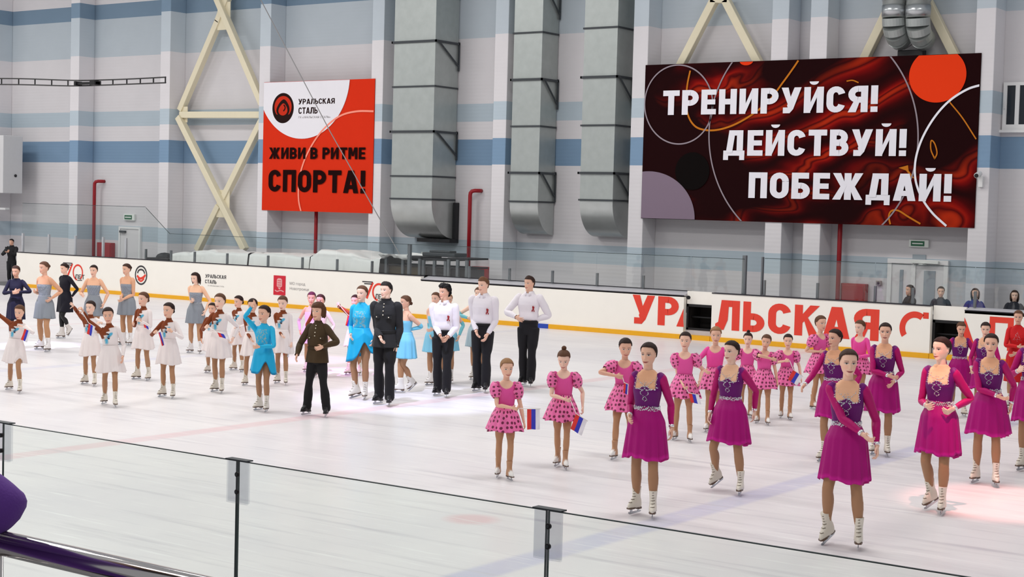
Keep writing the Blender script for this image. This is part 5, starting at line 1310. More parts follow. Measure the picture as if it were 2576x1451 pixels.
def outfit_magenta(p, root, seed, whem=.135, sway=(0, 0)):
    x, y, z = coords(p); T = p.T; n = len(x); m = torso_mask(p, .50, arms=.99); zs = T['P']['zs']
    C = np.tile(cl(98, 0, 100), (n, 1)).astype(np.float32); skin = p.skin
    sl = cl(178, 4, 102)
    w = sst(T['arm'], .45, .6); C = C*(1-w[:, None])+sl*w[:, None]
    w = sst(T['arm'], .12, .25)*(1-sst(T['arm'], .45, .6)); C = C*(1-w[:, None])+cl(112, 6, 112)*w[:, None]
    fr = y < .01; low = .738+.010*np.cos(x*70)
    w = fr*(1-sst(np.abs(x), .056, .062))*sst(z, low-.004, low+.004)*(T['arm'] < .4)
    C = C*(1-w[:, None])+np.clip(skin*np.array([.97, .86, .70]), 0, 1)*w[:, None]
    w = (~fr)*(1-sst(np.abs(x), .05, .056))*sst(z, .70, .71); C = C*(1-w[:, None])+skin*.92*w[:, None]
    off = np.where(T['arm'] > .4, .005+.003*vnoise(T['V'], 24, seed), .005)
    shell(p, m, off, C, 'bodice', 'satin', root)
    add_skirt(p, root, .625, .315, .071, whem, cl(166, 0, 114), seed=seed, folds=15, amp=.055, sway=sway, depth=.74, hem_col=cl(192, 12, 136), hang=lambda a: -.030*max(0, math.sin(a))+.010*math.cos(3*a)+.004*math.sin(11*a))
    belt_ring(p, root, .612, .0765, .057, .0060, n=40, rows=3, seed=seed)
    r = np.random.default_rng(seed)
    pts = [(xx, .738+.010*math.cos(xx*70)) for xx in np.linspace(-.066, .066, 20)]
    pts += [(.060*sg, zz) for sg in (-1, 1) for zz in np.linspace(.745, .80, 8)]
    crystals(p, root, pts, .0042, 'neckline_crystals', seed)
    pts = [(.046*math.cos(a), .790+.034*math.sin(a)) for a in np.linspace(math.pi*1.05, math.pi*1.95, 16)]+[(.030*math.cos(a), .772+.028*math.sin(a)) for a in np.linspace(math.pi*1.1, math.pi*1.9, 10)]+[(r.uniform(-.014, .014), zz) for zz in np.linspace(.735, .775, 10)]
    crystals(p, root, pts, .0036, 'necklace', seed+1)
    pts = []
    for sg in (-1, 1):
        pts += [(sg*(.024*math.sin(t*math.pi)), .73-.042*t) for t in np.linspace(0, 1, 9)]+[(sg*.013*math.sin(t*math.pi), .688-.030*t) for t in np.linspace(0, 1, 7)]+[(sg*(.01+.03*t), .722+.006*t) for t in np.linspace(0, 1, 6)]
    crystals(p, root, pts, .0040, 'bodice_crystals', seed+2, jitter=.001)
    w = MB()
    for sd in 'LR':                                     # cuffs
        q = p.M['hd'+sd][2]; e = p.M['fa'+sd][2]; d = (e-q)/np.linalg.norm(e-q); c = q+d*.012*p.H; w2 = MB(); w2.tube([c-d*.006*p.H, c+d*.008*p.H], .0175*p.H, 12); mesh_np('cuff', w2.v, w2.f, 'crystal', root)
    w = MB()
    for k in range(60):
        a = r.uniform(0, 2*math.pi); 
    add_skates(p, root, cl(226, 218, 204))
def outfit_polka(p, root, seed, plain=False, whem=.160):
    x, y, z = coords(p); T = p.T; n = len(x); zs = T['P']['zs']
    C = np.tile(cl(226, 84, 158) if not plain else cl(236, 76, 160), (n, 1)).astype(np.float32)
    d = np.sqrt((x/.060)**2+((z-(zs+.02))/(.062 if True else .05))**2); w = (1-sst(d, .94, 1.06))*(y < .03)*(T['arm'] < .45); C = C*(1-w[:, None])+p.skin*w[:, None]
    d = np.sqrt((x/.055)**2+((z-(zs+.02))/.04)**2); w = (1-sst(d, .94, 1.06))*(y >= .0); C = C*(1-w[:, None])+p.skin*w[:, None]
    m = torso_mask(p, .50, arms=.99 if plain else None)
    if not plain: m |= (T['arm'] >= .35) & (T['at'] < .02) & (z > .5) & (T['headw'] < .7)
    shell(p, m, .004, C, 'bodice', 'satin', root)
    H = p.H
    if not plain:
        for sd in 'LR':
            t = T['at'+sd]; m = (T['arm'+sd] > .22) & (t < .112) & (t > -.05) & (T['headw'] < .5) & (z > .60)
            u = np.clip((t+.04)/.150, 0, 1); prof = np.sin(np.pi*np.clip(u, 0, 1))**.6
            off = H*(.004+.030*prof)*(1+.18*np.sin(T['ang'+sd]*7+seed))*sst(T['arm'+sd], .2, .6)+.002
            UV = np.stack([T['ang'+sd]*.055*H, t*H*1.2+.31], 1)
            shell(p, m, off, None, 'puff_sleeve', 'polka_dot_satin', root, UV=UV, relax=2)
    add_skirt(p, root, .605, .385, .079, whem, cl(236, 110, 172), mat='polka_dot_satin', seed=seed, folds=8, amp=.07, depth=.86, hang=lambda a: .006*math.sin(5*a))
    boot = cl(236, 234, 230); add_skates(p, root, boot, over=TAN*.95)
def outfit_swan(p, root, seed, whem=.135, sway=(0, 0)):
    x, y, z = coords(p); T = p.T; n = len(x); white = cl(236, 226, 224); brown = cl(126, 58, 22)
    C = np.tile(white, (n, 1)).astype(np.float32)
    s = (x+.062)*.80-(z-.66)*.62                     # brown on the wearer's right shoulder, across to the neck
    s = s+.010*np.sin(z*130+x*60)
    w = (1-sst(s, -.020, -.008))*(z > .60); w = np.maximum(w, sst(z, .785, .795)*(x < .05)*(T['arm'] < .5)); w = np.where((T['arm'] > .4), (x < 0)*1.0, w)
    C = C*(1-w[:, None])+brown*w[:, None]
    def bl(cx, cz, rx, rz, col, rot=0):
        c, s_ = math.cos(rot), math.sin(rot); a = (x-cx)*c+(z-cz)*s_; b = -(x-cx)*s_+(z-cz)*c
        q = (1-sst(np.sqrt((a/rx)**2+(b/rz)**2), .8, 1.15))*(y < 0)*(T['arm'] < .5); C[:] = C*(1-q[:, None])+col*q[:, None]
    for a in ((-.012, .70, .044, .019, cl(186, 190, 188), .5), (-.030, .655, .022, .036, cl(186, 190, 188), .1), (.012, .722, .030, .016, cl(84, 176, 210), .55), (-.006, .700, .020, .010, cl(40, 110, 150), .6), (-.028, .668, .016, .016, cl(84, 176, 210), 0), (-.030, .640, .012, .018, cl(96, 180, 210), .2), (-.012, .728, .018, .009, cl(60, 30, 24), -.4), (-.004, .684, .012, .010, cl(60, 30, 24), .3)): bl(*a)
    shell(p, torso_mask(p, .50, zhi=T['P']['zs']+.05, arms=.99), .004+.002*vnoise(T['V'], 20, seed), C, 'bodice', 'cloth', root)
    add_skirt(p, root, .61, .335, .078, whem, white, mat='cloth', seed=seed, folds=9, amp=.085, sway=sway, depth=.84, hang=lambda a: .008*math.sin(3*a+seed))
    add_skates(p, root, cl(228, 220, 206))
def outfit_blue(p, root, seed, whem=.13, sway=(0, 0), slant=.05, split=None):
    x, y, z = coords(p); T = p.T; n = len(x); C = np.tile(cl(34, 176, 222), (n, 1)).astype(np.float32)
    q = ((np.abs(vnoise(T['V'], 95, 5)) < .12) & (np.abs(x) < .055) & (z > .625) & (z < .77) & (y < 0) & (T['arm'] < .4)); C[q] = cl(150, 180, 176)
    shell(p, torso_mask(p, .50, zhi=T['P']['zs']+.042, arms=.99), .005+.002*vnoise(T['V'], 24, seed), C, 'bodice', 'satin', root)
    hc = cl(18, 128, 176)
    add_skirt(p, root, .615, .345, .076, whem, cl(30, 170, 218), seed=seed, folds=6, amp=.06, sway=sway, depth=.84, slant=slant, hem_col=hc, hang=lambda a: (.13*math.exp(-((a-5.25)/.36)**2)-.02*math.cos(a-3.9)))
    r = np.random.default_rng(seed); pts = [(.042*math.cos(a), .69+.055*math.sin(a)) for a in np.linspace(0, 2*math.pi, 22)]+[(r.uniform(-.04, .04), r.uniform(.64, .76)) for _ in range(26)]
    crystals(p, root, pts, .0024, 'bodice_crystals', seed)
    add_skates(p, root, cl(232, 226, 216))
def outfit_lightblue(p, root, seed, glove=(122, 196, 206), dress=(132, 200, 226), whem=.135, sway=(0, 0)):
    x, y, z = coords(p); T = p.T; n = len(x); C = np.tile(cl(*dress), (n, 1)).astype(np.float32)
    w = sst(z+.0*x, .735, .742); C = C*(1-w[:, None])+p.skin*w[:, None]
    shell(p, torso_mask(p, .50), .004, C, 'bodice', 'satin', root)
    U = T['P']['ua']; m = (T['arm'] > .5) & (T['at'] > U*.75) & (T['at'] < (U+T['P']['fa'])*.99); shell(p, m, .004, np.tile(cl(*glove), (n, 1)), 'long_gloves', 'satin', root)
    add_skirt(p, root, .615, .34, .074, whem, cl(*dress), seed=seed, folds=8, amp=.07, sway=sway, depth=.82)
    add_skates(p, root, cl(236, 232, 226))
def outfit_grey(p, root, seed, whem=.125, sway=(0, 0)):
    x, y, z = coords(p); T = p.T; n = len(x); C = np.tile(cl(140, 148, 160), (n, 1)).astype(np.float32); C *= (1+.25*vnoise(T['V'], 160, seed))[:, None]; C = np.clip(C, 0, 1)
    nude = p.skin*np.array([.95, .86, .74]); w = np.maximum(sst(z, .740, .746), sst(T['arm'], .25, .35)); C = C*(1-w[:, None])+nude*w[:, None]
    shell(p, torso_mask(p, .50, arms=.99), .004, C, 'bodice', 'satin', root)
    r = np.random.default_rng(seed); pts = [(r.uniform(-.07, .07), r.choice([.725, .733, .69, .66])+r.uniform(-.006, .006)) for _ in range(40)]
    crystals(p, root, pts, .0032, 'sequins', seed); belt_ring(p, root, .612, .0755, .056, .0036, 'sequin_belt', seed=seed)
    add_skirt(p, root, .615, .35, .073, whem, cl(136, 142, 150), mat='cloth', seed=seed, folds=10, amp=.07, sway=sway, depth=.8)
    add_skates(p, root, cl(236, 232, 232))
def outfit_dark(p, root, seed, col=(16, 14, 28), whem=.115, boots=(226, 220, 214), hem=.33):
    x, y, z = coords(p); T = p.T; n = len(x); c = cl(*col); C = np.tile(c, (n, 1)).astype(np.float32)
    shell(p, torso_mask(p, .50, zhi=T['P']['zs']+.03, arms=.99), .004, C, 'bodice', 'cloth', root)
    add_skirt(p, root, .615, hem, .074, whem, c, mat='cloth', seed=seed, folds=7, amp=.07, depth=.82)
    add_skates(p, root, cl(*boots))
def outfit_red(p, root, seed):
    x, y, z = coords(p); T = p.T; n = len(x); C = np.tile(cl(204, 22, 28), (n, 1)).astype(np.float32)
    shell(p, torso_mask(p, .50, zhi=T['P']['zs']+.04, arms=.99), .005+.002*vnoise(T['V'], 24, seed), C, 'bodice', 'cloth', root)
    pts = [(sg*.035*t, .765-.07*t+.0*sg) for sg in (-1, 1) for t in np.linspace(.1, 1, 9)]+[(u, .70) for u in np.linspace(-.03, .03, 7)]+[(0, v) for v in np.linspace(.68, .77, 7)]
    crystals(p, root, pts, .0034, 'bodice_crystals', seed)
    add_skirt(p, root, .61, .25, .074, .115, cl(188, 16, 26), mat='cloth', seed=seed, folds=8, amp=.06, depth=.82)
    add_skates(p, root, cl(232, 226, 216))
def trousers(p, root, col, seed, flare=.017):
    x, y, z = coords(p); T = p.T; n = len(x); m = (z < .59) & (z > .018) & (T['arm'] < .3)
    off = p.H*(.004+.007*sst(z, .52, .57)+.003*sst(z, .5, .3)+flare*(1-sst(z, .03, .26)))*(1+.12*vnoise(T['V'], 30, seed)); C = np.tile(cl(*col), (n, 1))
    shell(p, m, off, C, 'trousers', 'cloth', root, relax=1)
    w = MB(); R, r0, ps = p.M['pelvis']
    for k in range(24):
        pass
    add_skates(p, root, cl(22, 21, 24), sole=(30, 28, 28), laces=(40, 38, 40))
def collar(p, root, col, mat='cloth'):
    R, r0, ps = p.M['neck']; H = p.H; T = p.T['P']; z0 = T['torso'][-1][0]-.008; w = MB(); n = 26; V = []
    for j, (rr, dz) in enumerate(((.036, 0), (.0375, .026), (.043, .020), (.052, -.006))):
        for i in range(n):
            a = math.radians(-90+16+(360-32)*i/(n-1)); V.append(np.array([math.cos(a)*rr, math.sin(a)*rr*1.0+.006, z0+dz-(.016*max(0, math.cos(a+math.pi/2))**3 if j in (0, 3) else .006*max(0, math.cos(a+math.pi/2))**3)])*H)
    w.add([R @ (v-r0)+ps for v in V], [(j*n+i, j*n+i+1, (j+1)*n+i+1, (j+1)*n+i) for j in range(3) for i in range(n-1)])
    o = mesh_np('collar', w.v, w.f, mat, root, np.tile(cl(*col), (len(w.v), 1))); s = o.modifiers.new('t', 'SOLIDIFY'); s.thickness = .003
def buttons(p, root, zs_, mat, x=0.0, size=.0052, name='button'):
    for z in zs_:
        q, n = on_body(p, x, z, off=.022*p.H*.6+.003); w = MB(); w.tube([q-n*.006, q+n*.004], size*p.H, 10); mesh_np(name, w.v, w.f, mat, root, None if mat in ('brass_button',) else np.tile(cl(226, 224, 222), (len(w.v), 1)))
def outfit_shirt(p, root, seed):
    x, y, z = coords(p); T = p.T; n = len(x); C = np.tile(cl(232, 226, 232), (n, 1)).astype(np.float32)
    off = p.H*((.008+.004*vnoise(T['V'], 22, seed))*np.where(T['arm'] < .4, .25+.75*sst(z, .575, .61), 1)+.008*(1-sst(np.abs(z-.625), .0, .05))*(T['arm'] < .4)+.003*(T['arm'] > .5)*(T['at'] < .30))
    shell(p, torso_mask(p, .525, arms=1.0), off, C, 'shirt', 'cloth', root, relax=1)
    collar(p, root, (236, 230, 236)); trousers(p, root, (20, 19, 24), seed)
    q, nn = on_body(p, .052, .705, off=.016*p.H); w = MB()
    for dx, dz, s_ in ((0, .012, .011), (.004, -.006, .012), (-.006, -.022, .009), (.012, -.024, .008), (.010, .010, .008)):
        w.ball(q+np.array([dx, -.004, dz])*p.H, s_*p.H, 8, 6, (.7, .35, 1.1))
    mesh_np('ribbon_bow', w.v, w.f, 'ribbon_red', root)
    belt_box(p, root, (24, 22, 24), z=.578, rx=.096, ry=.071)
def belt_box(p, root, col, z=.565, rx=.092, ry=.068):
    R, r0, ps = p.M['pelvis']; w = MB(); n = 40; V = []
    for dz in (-.010, .010):
        for i in range(n):
            a = 2*math.pi*i/n; V.append(R @ (np.array([rx*math.cos(a), ry*math.sin(a)+.003, z+dz])*p.H-r0)+ps)
    w.add(V, [(i, (i+1) % n, n+(i+1) % n, n+i) for i in range(n)]); mesh_np('belt', w.v, w.f, 'satin', root, np.tile(cl(*col), (len(V), 1)))
def outfit_tunic(p, root, seed, col):
    x, y, z = coords(p); T = p.T; n = len(x); c = cl(*col); C = np.tile(c, (n, 1)).astype(np.float32)
    man = p.kind == 'man'
    off = p.H*(.009+.005*vnoise(T['V'], 20, seed)+.002*(T['arm'] > .5)*(1-sst(T['at'], .22, .30))+(.012*(1-sst(np.abs(z-.64), 0, .07)))*(T['arm'] < .4)*(0 if man else 1))
    shell(p, torso_mask(p, .50, zhi=T['P']['zs']+.05, arms=1.0), off, C, 'tunic', 'cloth', root, relax=1)
    z0 = T['P']['zs']+.012
    add_skirt(p, root, .60, .455, .093 if man else .088, .118 if man else .108, c, mat='cloth', seed=seed, folds=5, amp=.04, depth=.76, name='tunic_skirt')
    belt_box(p, root, tuple(int(v*.8) for v in col), z=.585, rx=.098 if man else .094, ry=.078)
    buttons(p, root, [z0-.012, z0-.04, z0-.07, z0-.10], 'brass_button')
    for sx in (-.048, .048):
        q, nn = on_body(p, sx, z0-.118, off=.016*p.H); w = MB(); h = p.H; w.box(q[0]-.026*h, q[0]+.026*h, q[1]-.006*h, q[1]+.004*h, q[2]-.012*h, q[2]+.012*h); mesh_np('pocket_flap', w.v, w.f, 'cloth', root, np.tile(c*.85, (8, 1)), smooth=False)
        w = MB(); w.tube([q+np.array([0, -.011*h, 0]), q+np.array([0, -.004*h, 0])], .005*h, 10); mesh_np('button', w.v, w.f, 'brass_button', root)
    trousers(p, root, (18, 17, 20), seed)
def outfit_jacket(p, root, seed, col, trs=(24, 24, 28), boots=False):
    x, y, z = coords(p); T = p.T; n = len(x); C = np.tile(cl(*col), (n, 1)).astype(np.float32)
    off = p.H*(.011+.007*vnoise(T['V'], 16, seed)); shell(p, torso_mask(p, .49, zhi=T['P']['zs']+.05, arms=1.0), off, C, 'jacket', 'cloth', root, relax=1)
    m = (z < .53) & (z > .018) & (T['arm'] < .3); shell(p, m, p.H*.010, np.tile(cl(*trs), (n, 1)), 'trousers', 'cloth', root, relax=1)
    for sd in 'LR':
        w = MB(); w.ball((0, 0, 0), 1, 12, 8, (.045, .085, .035)); q = np.array(w.v)*p.s+p.__dict__['ankle'+sd]+np.array([0, -.04, -.045])*p.s; mesh_np('shoe', q, w.f, 'boot_leather', root, np.tile(cl(24, 24, 26), (len(q), 1)))

# ------------------------------------------------------------------ casting
CAST = {}
def person(key, kind, fit, feet, ytop, face, arms, hair, hcol, label, group=None, tights=None, lips=(176, 84, 84), makeup=False, seed=0, hscale=1.0, z=None, swap=False, H=None, wrist_f=.06, feetR=None, **kw):
    fo = {k: kw.pop(k) for k in ('whem', 'sway', 'plain', 'col', 'boots', 'glove', 'dress', 'hem', 'slant', 'trs') if k in kw}
    g = [G(*q) for q in feet]; root = (g[0]+g[1])/2
    if H is None: H = HG((feet[0][0]+feet[1][0])/2, ytop, root)/1.05*hscale
    vx, vy = -root[0], -root[1]; yaw = math.degrees(math.atan2(vx, -vy))-face
    R0 = rotm('Z', yaw)
    fl, fr = (g[1], g[0]) if abs(face) < 95 else (g[0], g[1])       # image-right foot is the wearer's left
    if swap: fl, fr = fr, fl
    fwd = R0 @ np.array([0, -1, 0]); n = FWD.copy(); n[2] = 0; n /= np.linalg.norm(n)
    def arm(a):
        if isinstance(a, tuple) and a[0] == 'px':
            f_ = a[3] if len(a) > 3 else wrist_f; hint = a[4] if len(a) > 4 else (.45, .9, -.1)
            base = root+fwd*f_*H; d = ray(a[1], a[2]); t = ((base-EYEP) @ n)/(d @ n); wpt = EYEP+d*t; return ('w', R0.T @ (wpt-root), hint)
        return a
    ar = (arm(arms[1]), arm(arms[0])) if abs(face) < 95 else (arm(arms[0]), arm(arms[1]))
    p = pose(kind, H, root[:2], yaw, feet=(fl, fr), arms=ar, **kw); p.skin = skins(seed)
    p.hc = cl(*hcol)
    C = body_colours(p, p.skin, tights, p.hc, cl(*lips), makeup)
    o = mesh_np('person', p.V, p.T['F'], 'skin', None, C); o.location = root; o.rotation_euler = (0, 0, math.radians(yaw))
    tag(o, label, 'person', group)
    if fit: fit(p, o, seed, **fo)
    if hair: add_hair(p, o, hair, p.hc, seed)
    p.obj = o; CAST[key] = p; return p
def hand_world(p, sd):
    R, r0, ps = p.M['hd'+sd]; B = p.T['bones']; d = (B['hd'+sd][1]-B['hd'+sd][0])*p.s*.62; nn = p.T['bones']['_n'+sd]
    return p.R0 @ (ps+R @ (d+nn*.012*p.H))+p.root
def flag(key, sd, s0, s1, drop, label, tip=None):
    """tricolour on a stick: s0,s1 = photo points where the cloth starts and ends on the stick, drop = hanging edge vector in photo pixels"""
    p = CAST[key]; h = hand_world(p, sd); n = FWD.copy(); n[2] = 0; n /= np.linalg.norm(n); h2 = h-n*.03
    def pt(q): d = ray(*q); return EYEP+d*(((h2-EYEP) @ n)/(d @ n))
    a, b = pt(s0), pt(s1); dv = pt((s0[0]+drop[0], s0[1]+drop[1]))-a
    t = thing('small_flag', h, label, 'flag', 'small tricolour flags on sticks')
    hv = Vector(h)
    w = MB(); w.tube([h, a, b+(b-a)*.06], .0045, 8); st = mesh_np('stick', [Vector(v)-hv for v in w.v], w.f, 'flag_stick', t)
    V = []; F = []; C = []; nu, nv = 4, 8
    for k, c in enumerate((cl(222, 60, 56), cl(60, 66, 190), cl(236, 234, 240))):
        o = len(V)
        for j in range(nv+1):
            for i in range(nu+1):
                u = (k+i/nu)/3; v = j/nv; q = a+(b-a)*u+dv*v+n*(.014*math.sin(u*8+v*5)*v); V.append(Vector(q)-hv); C.append(c)
        F += [(o+j*(nu+1)+i, o+j*(nu+1)+i+1, o+(j+1)*(nu+1)+i+1, o+(j+1)*(nu+1)+i) for j in range(nv) for i in range(nu)]
    mesh_np('flag_cloth', V, F, 'satin', t, np.array(C))

DK, BR, BL, MB_ = (44, 28, 24), (92, 62, 44), (150, 112, 78), (64, 42, 34)
MG = 'young women in magenta and purple skating dresses'
KW = dict(tights=TAN*.78, makeup=True, lips=(150, 30, 50), group=MG)
person('M1', 'woman', outfit_magenta, ((1598, 1293), (1640, 1304)), 858, 16, (('px', 1584, 1046, .05, (.3, 1, 0)), ('px', 1689, 1076, .0, (.15, 1, 0))), 'bun', DK, 'woman in magenta dress standing nearest the second glass clip, long arms hanging', seed=1, head=(-4, 0, 0), curl=(.3, .3), **KW)
person('M2', 'woman', outfit_magenta, ((1798, 1232), (1860, 1246)), 853, 22, (('px', 1786, 1040, -.04), ('px', 1898, 1034, -.05)), 'bun', DK, 'woman in magenta dress holding both arms back, standing on one skate', seed=2, head=(-16, 0, 0), lift={'R': (.03, 22, None)}, whem=.15, **KW)
person('M3', 'woman', outfit_magenta, ((2071, 1162), (2108, 1158)), 823, 22, (('px', 2024, 968, .06, (.3, .8, -.3)), 'side'), 'bun', DK, 'magenta-dressed woman stretching one arm out to the left', seed=3, head=(-22, 0, 0), **KW)
person('M4', 'woman', outfit_magenta, ((2078, 1369), (2157, 1381)), 875, 14, (('px', 2170, 1092, .17, (1, -.25, -.8)), ('px', 2206, 1122, .05, (.3, 1, 0))), 'bun', MB_, 'frontmost woman in magenta dress, one arm laid across her waist', seed=4, head=(12, 0, 0), twist=12, lift={'R': (.012, 20, None)}, curl=(.4, .5), **KW)
person('M5', 'woman', outfit_magenta, ((2200, 1144), (2230, 1148)), 810, 8, (('px', 2236, 945, .14, (1, .2, -.3)), ('px', 2248, 960, .10)), 'bun', DK, 'smiling woman in magenta dress behind the frontmost one, hands joined at waist', seed=5, head=(6, 0, 0), **KW)
person('M6', 'woman', outfit_magenta, ((2338, 1283), (2367, 1294)), 845, 20, (('px', 2331, 1020, .10, (.65, 1, 0)), ('px', 2398, 1028, .12, (.65, 1, 0))), 'bun', DK, 'woman in magenta dress in the orange light, both fists at her belt', seed=6, head=(-20, 0, 0), lift={'R': (.02, 18, None)}, curl=(1.2, 1.2), **KW)
person('M7', 'woman', outfit_magenta, ((2392, 1050), (2424, 1048)), 806, -5, ('down', 'down'), 'bun', BR, 'woman in magenta dress mostly hidden behind the orange-lit one, looking down', seed=7, head=(5, 14, 0), **KW)
person('M8', 'woman', outfit_magenta, ((2455, 1062), (2484, 1066)), 808, 8, (('px', 2443, 925, .04), 'belly'), 'bun', DK, 'woman in magenta dress in front of the cut red letters, behind the others', seed=8, head=(8, 8, 0), **KW)
person('M9', 'woman', outfit_magenta, ((2454, 1215), (2503, 1224)), 836, 6, (('px', 2510, 996, .13, (1, .2, -.4)), ('px', 2543, 1018, .02)), 'bun', DK, 'pale-faced woman in magenta dress, one hand at her belt, beside the orange-lit one', seed=9, head=(2, 0, 0), whem=.15, **KW)
person('M10', 'woman', outfit_magenta, ((2570, 1184), (2606, 1186)), 812, 10, (('px', 2562, 932, .08), 'down'), 'bun', DK, 'woman in magenta dress cut off by the right edge', seed=10, **KW)
person('RD', 'woman', outfit_red, ((2538, 1028), (2566, 1030)), 779, 4, (('px', 2562, 872, .13, (1, .3, -.2)), ('px', 2556, 888, .13, (1, .3, -.2))), 'bun', BR, 'woman in a long red dress with crossed arms at the right edge', seed=11, head=(0, 4, 0), tights=TAN*.8, makeup=True)
KP = dict(tights=TAN, group='girls in pink polka-dot skating dresses', lips=(190, 96, 92))
person('K1', 'kid', outfit_polka, ((1253, 1201), (1281, 1209)), 897, -6, (('px', 1288, 1026, .13, (.9, .4, -.2)), ('px', 1318, 1062, .0)), 'bun', BL, 'frontmost pink polka-dot girl, holding a flag that hangs at her side', seed=21, head=(8, 6, 0), curl=(.4, 1.3), **KP)
person('K2', 'kid', outfit_polka, ((1402, 1173), (1421, 1182)), 872, 4, (('px', 1420, 1004, .13, (.9, .4, -.2)), ('px', 1466, 1024, .0)), 'topknot', BR, 'pink polka-dot girl with a topknot looking down at her flag', seed=22, head=(-2, 22, 0), curl=(.6, 1.3), **KP)
person('K3', 'kid', outfit_polka, ((1545, 1157), (1583, 1150)), 845, 6, (('px', 1549, 945, .10, (1.3, .1, .25)), 'down'), 'lowbun', DK, 'pink polka-dot girl with raised elbow and one leg bent, behind the nearest magenta woman', seed=23, head=(14, 10, 0), lift={'L': (.13, 60, None)}, curl=(.4, .6), **KP)
person('K4', 'kid', outfit_polka, ((1698, 1107), (1734, 1113)), 832, 4, (('px', 1718, 968, .10), ('px', 1760, 958, .03)), 'lowbun', DK, 'dark-haired pink polka-dot girl between two magenta women, flag hanging from her hand', seed=24, head=(-4, 2, 0), curl=(.5, 1.2), **KP)
person('K5', 'kid', outfit_polka, ((1779, 1087), (1806, 1088)), 820, 2, ('waist', 'waist'), 'bun', BL, 'girl in long-sleeved plain pink top and polka-dot skirt beside the red lettering', seed=25, head=(4, 4, 0), plain=True, **KP)
person('K6', 'kid', outfit_polka, ((1864, 1050), (1886, 1051)), 835, -4, ('down', 'down'), 'topknot', DK, 'pink polka-dot girl with dark bun almost hidden behind a magenta woman', seed=26, head=(-10, 4, 0), **KP)
person('K7', 'kid', outfit_polka, ((1905, 1065), (1930, 1070)), 838, 2, (('px', 1941, 902, .12, (1.2, -.2, .3)), ('px', 1958, 975, .02)), 'lowbun', BR, 'pink polka-dot girl with her arm folded up in front of her shoulder', seed=27, head=(-2, 6, 8), **KP)
person('K8', 'kid', outfit_polka, ((1965, 1052), (1986, 1057)), 837, -4, (('px', 1974, 908, .12, (1, .2, -.3)), ('px', 2015, 950, .0)), 'lowbun', DK, 'pink polka-dot girl holding her flag low and tilted, under the red letter K', seed=28, head=(-4, 4, 0), curl=(.4, 1.3), **KP)
person('K9', 'kid', outfit_polka, ((2047, 1031), (2066, 1036)), 789, -50, (('px', 2060, 884, .1), 'belly'), 'bun', BR, 'tall pink polka-dot girl in profile facing right', seed=29, head=(-14, 0, 0), **KP)
person('K10', 'kid', outfit_polka, ((2146, 1030), (2168, 1032)), 804, 22, (('px', 2150, 890, .1), 'belly'), 'lowbun', BR, 'small girl in long-sleeved plain pink top behind the magenta women', seed=30, head=(-14, 6, 0), plain=True, **KP)
KS = dict(tights=TAN*.85, group='girls in white and brown dresses with a blue flower', lips=(186, 92, 90))
person('W1', 'kid', outfit_swan, ((24, 981), (49, 990)), 756, 22, (('px', -18, 776, .06, (.2, .8, -.3)), ('px', 56, 822, .12, (1, .3, -.4))), 'lowbun', BR, 'girl in white and brown dress at the left edge, arm stretched out of the photo', seed=41, head=(0, 10, -6), lean=9, curl=(1.2, .2), **KS)
person('W2', 'kid', outfit_swan, ((214, 967), (237, 972)), 753, 24, (('px', 184, 769, .04, (.2, .8, -.3)), ('px', 255, 812, .14, (1, .3, -.4))), 'lowbun', DK, 'girl in white and brown dress stretching her arm left, behind the nearest such girl', seed=42, head=(-6, 2, 0), curl=(1.2, .2), **KS)
person('W3', 'kid', outfit_swan, ((263, 1017), (289, 1025)), 766, 8, (('px', 209, 783, .06, (.2, .8, -.4)), ('px', 309, 897, .05, (.4, .8, 0))), 'lowbun', DK, 'nearest girl in white and brown dress, both arms spread, one holding a flag', seed=43, head=(4, 6, 0), lean=-4, curl=(.2, 1.2), whem=.15, **KS)
person('W4', 'kid', outfit_swan, ((344, 955), (372, 958)), 733, 34, (('px', 335, 816, .10), ('px', 354, 808, .14)), 'lowbun', BR, 'girl in white and brown dress holding her flag level, below the round club logo', seed=44, head=(-12, 0, 0), curl=(1.2, .5), **KS)
person('W5', 'kid', outfit_swan, ((409, 999), (434, 1003)), 759, 24, (('px', 388, 836, .08), ('px', 432, 834, .13)), 'lowbun', DK, 'girl in white and brown dress looking left, flag pointing down from her right hand', seed=45, head=(-16, 2, 0), curl=(.6, 1.3), **KS)
person('W6', 'kid', outfit_swan, ((541, 986), (557, 990)), 736, 20, (('px', 517, 823, .13), ('px', 587, 850, .0)), 'lowbun', BR, 'tall smiling girl in white and brown dress, arm across her waist with a flag', seed=46, head=(-8, 0, 0), curl=(.4, 1.3), **KS)
person('W7', 'kid', outfit_swan, ((523, 938), (539, 946)), 752, 20, ('down', 'down'), 'lowbun', DK, 'girl in white and brown dress hidden behind the tall smiling one', seed=47, **KS)
person('W8', 'kid', outfit_swan, ((588, 932), (608, 936)), 741, 34, (('px', 604, 842, .10), 'waist'), 'lowbun', DK, 'girl in white and brown dress turned left, just behind the saluting girl', seed=48, head=(-14, 4, 0), **KS)
person('W9', 'kid', outfit_swan, ((617, 970), (647, 974)), 748, 12, (('px', 631, 852, .12), 'down'), 'lowbun', DK, 'girl in white and brown dress partly covered by the saluting girl in turquoise', seed=49, head=(-4, 6, 0), **KS)
person('W10', 'kid', outfit_swan, ((698, 965), (718, 969)), 741, 14, (('px', 709, 843, .10), ('px', 734, 868, .04)), 'lowbun', BR, 'girl in white and brown dress beneath the red city crest', seed=50, head=(-4, 10, 0), curl=(.9, .3), **KS)
person('W11', 'kid', outfit_swan, ((792, 948), (812, 950)), 739, 10, ('down', 'down'), 'lowbun', DK, 'girl in white and brown dress hidden behind the boy in brown', seed=51, head=(-10, 0, 0), **KS)
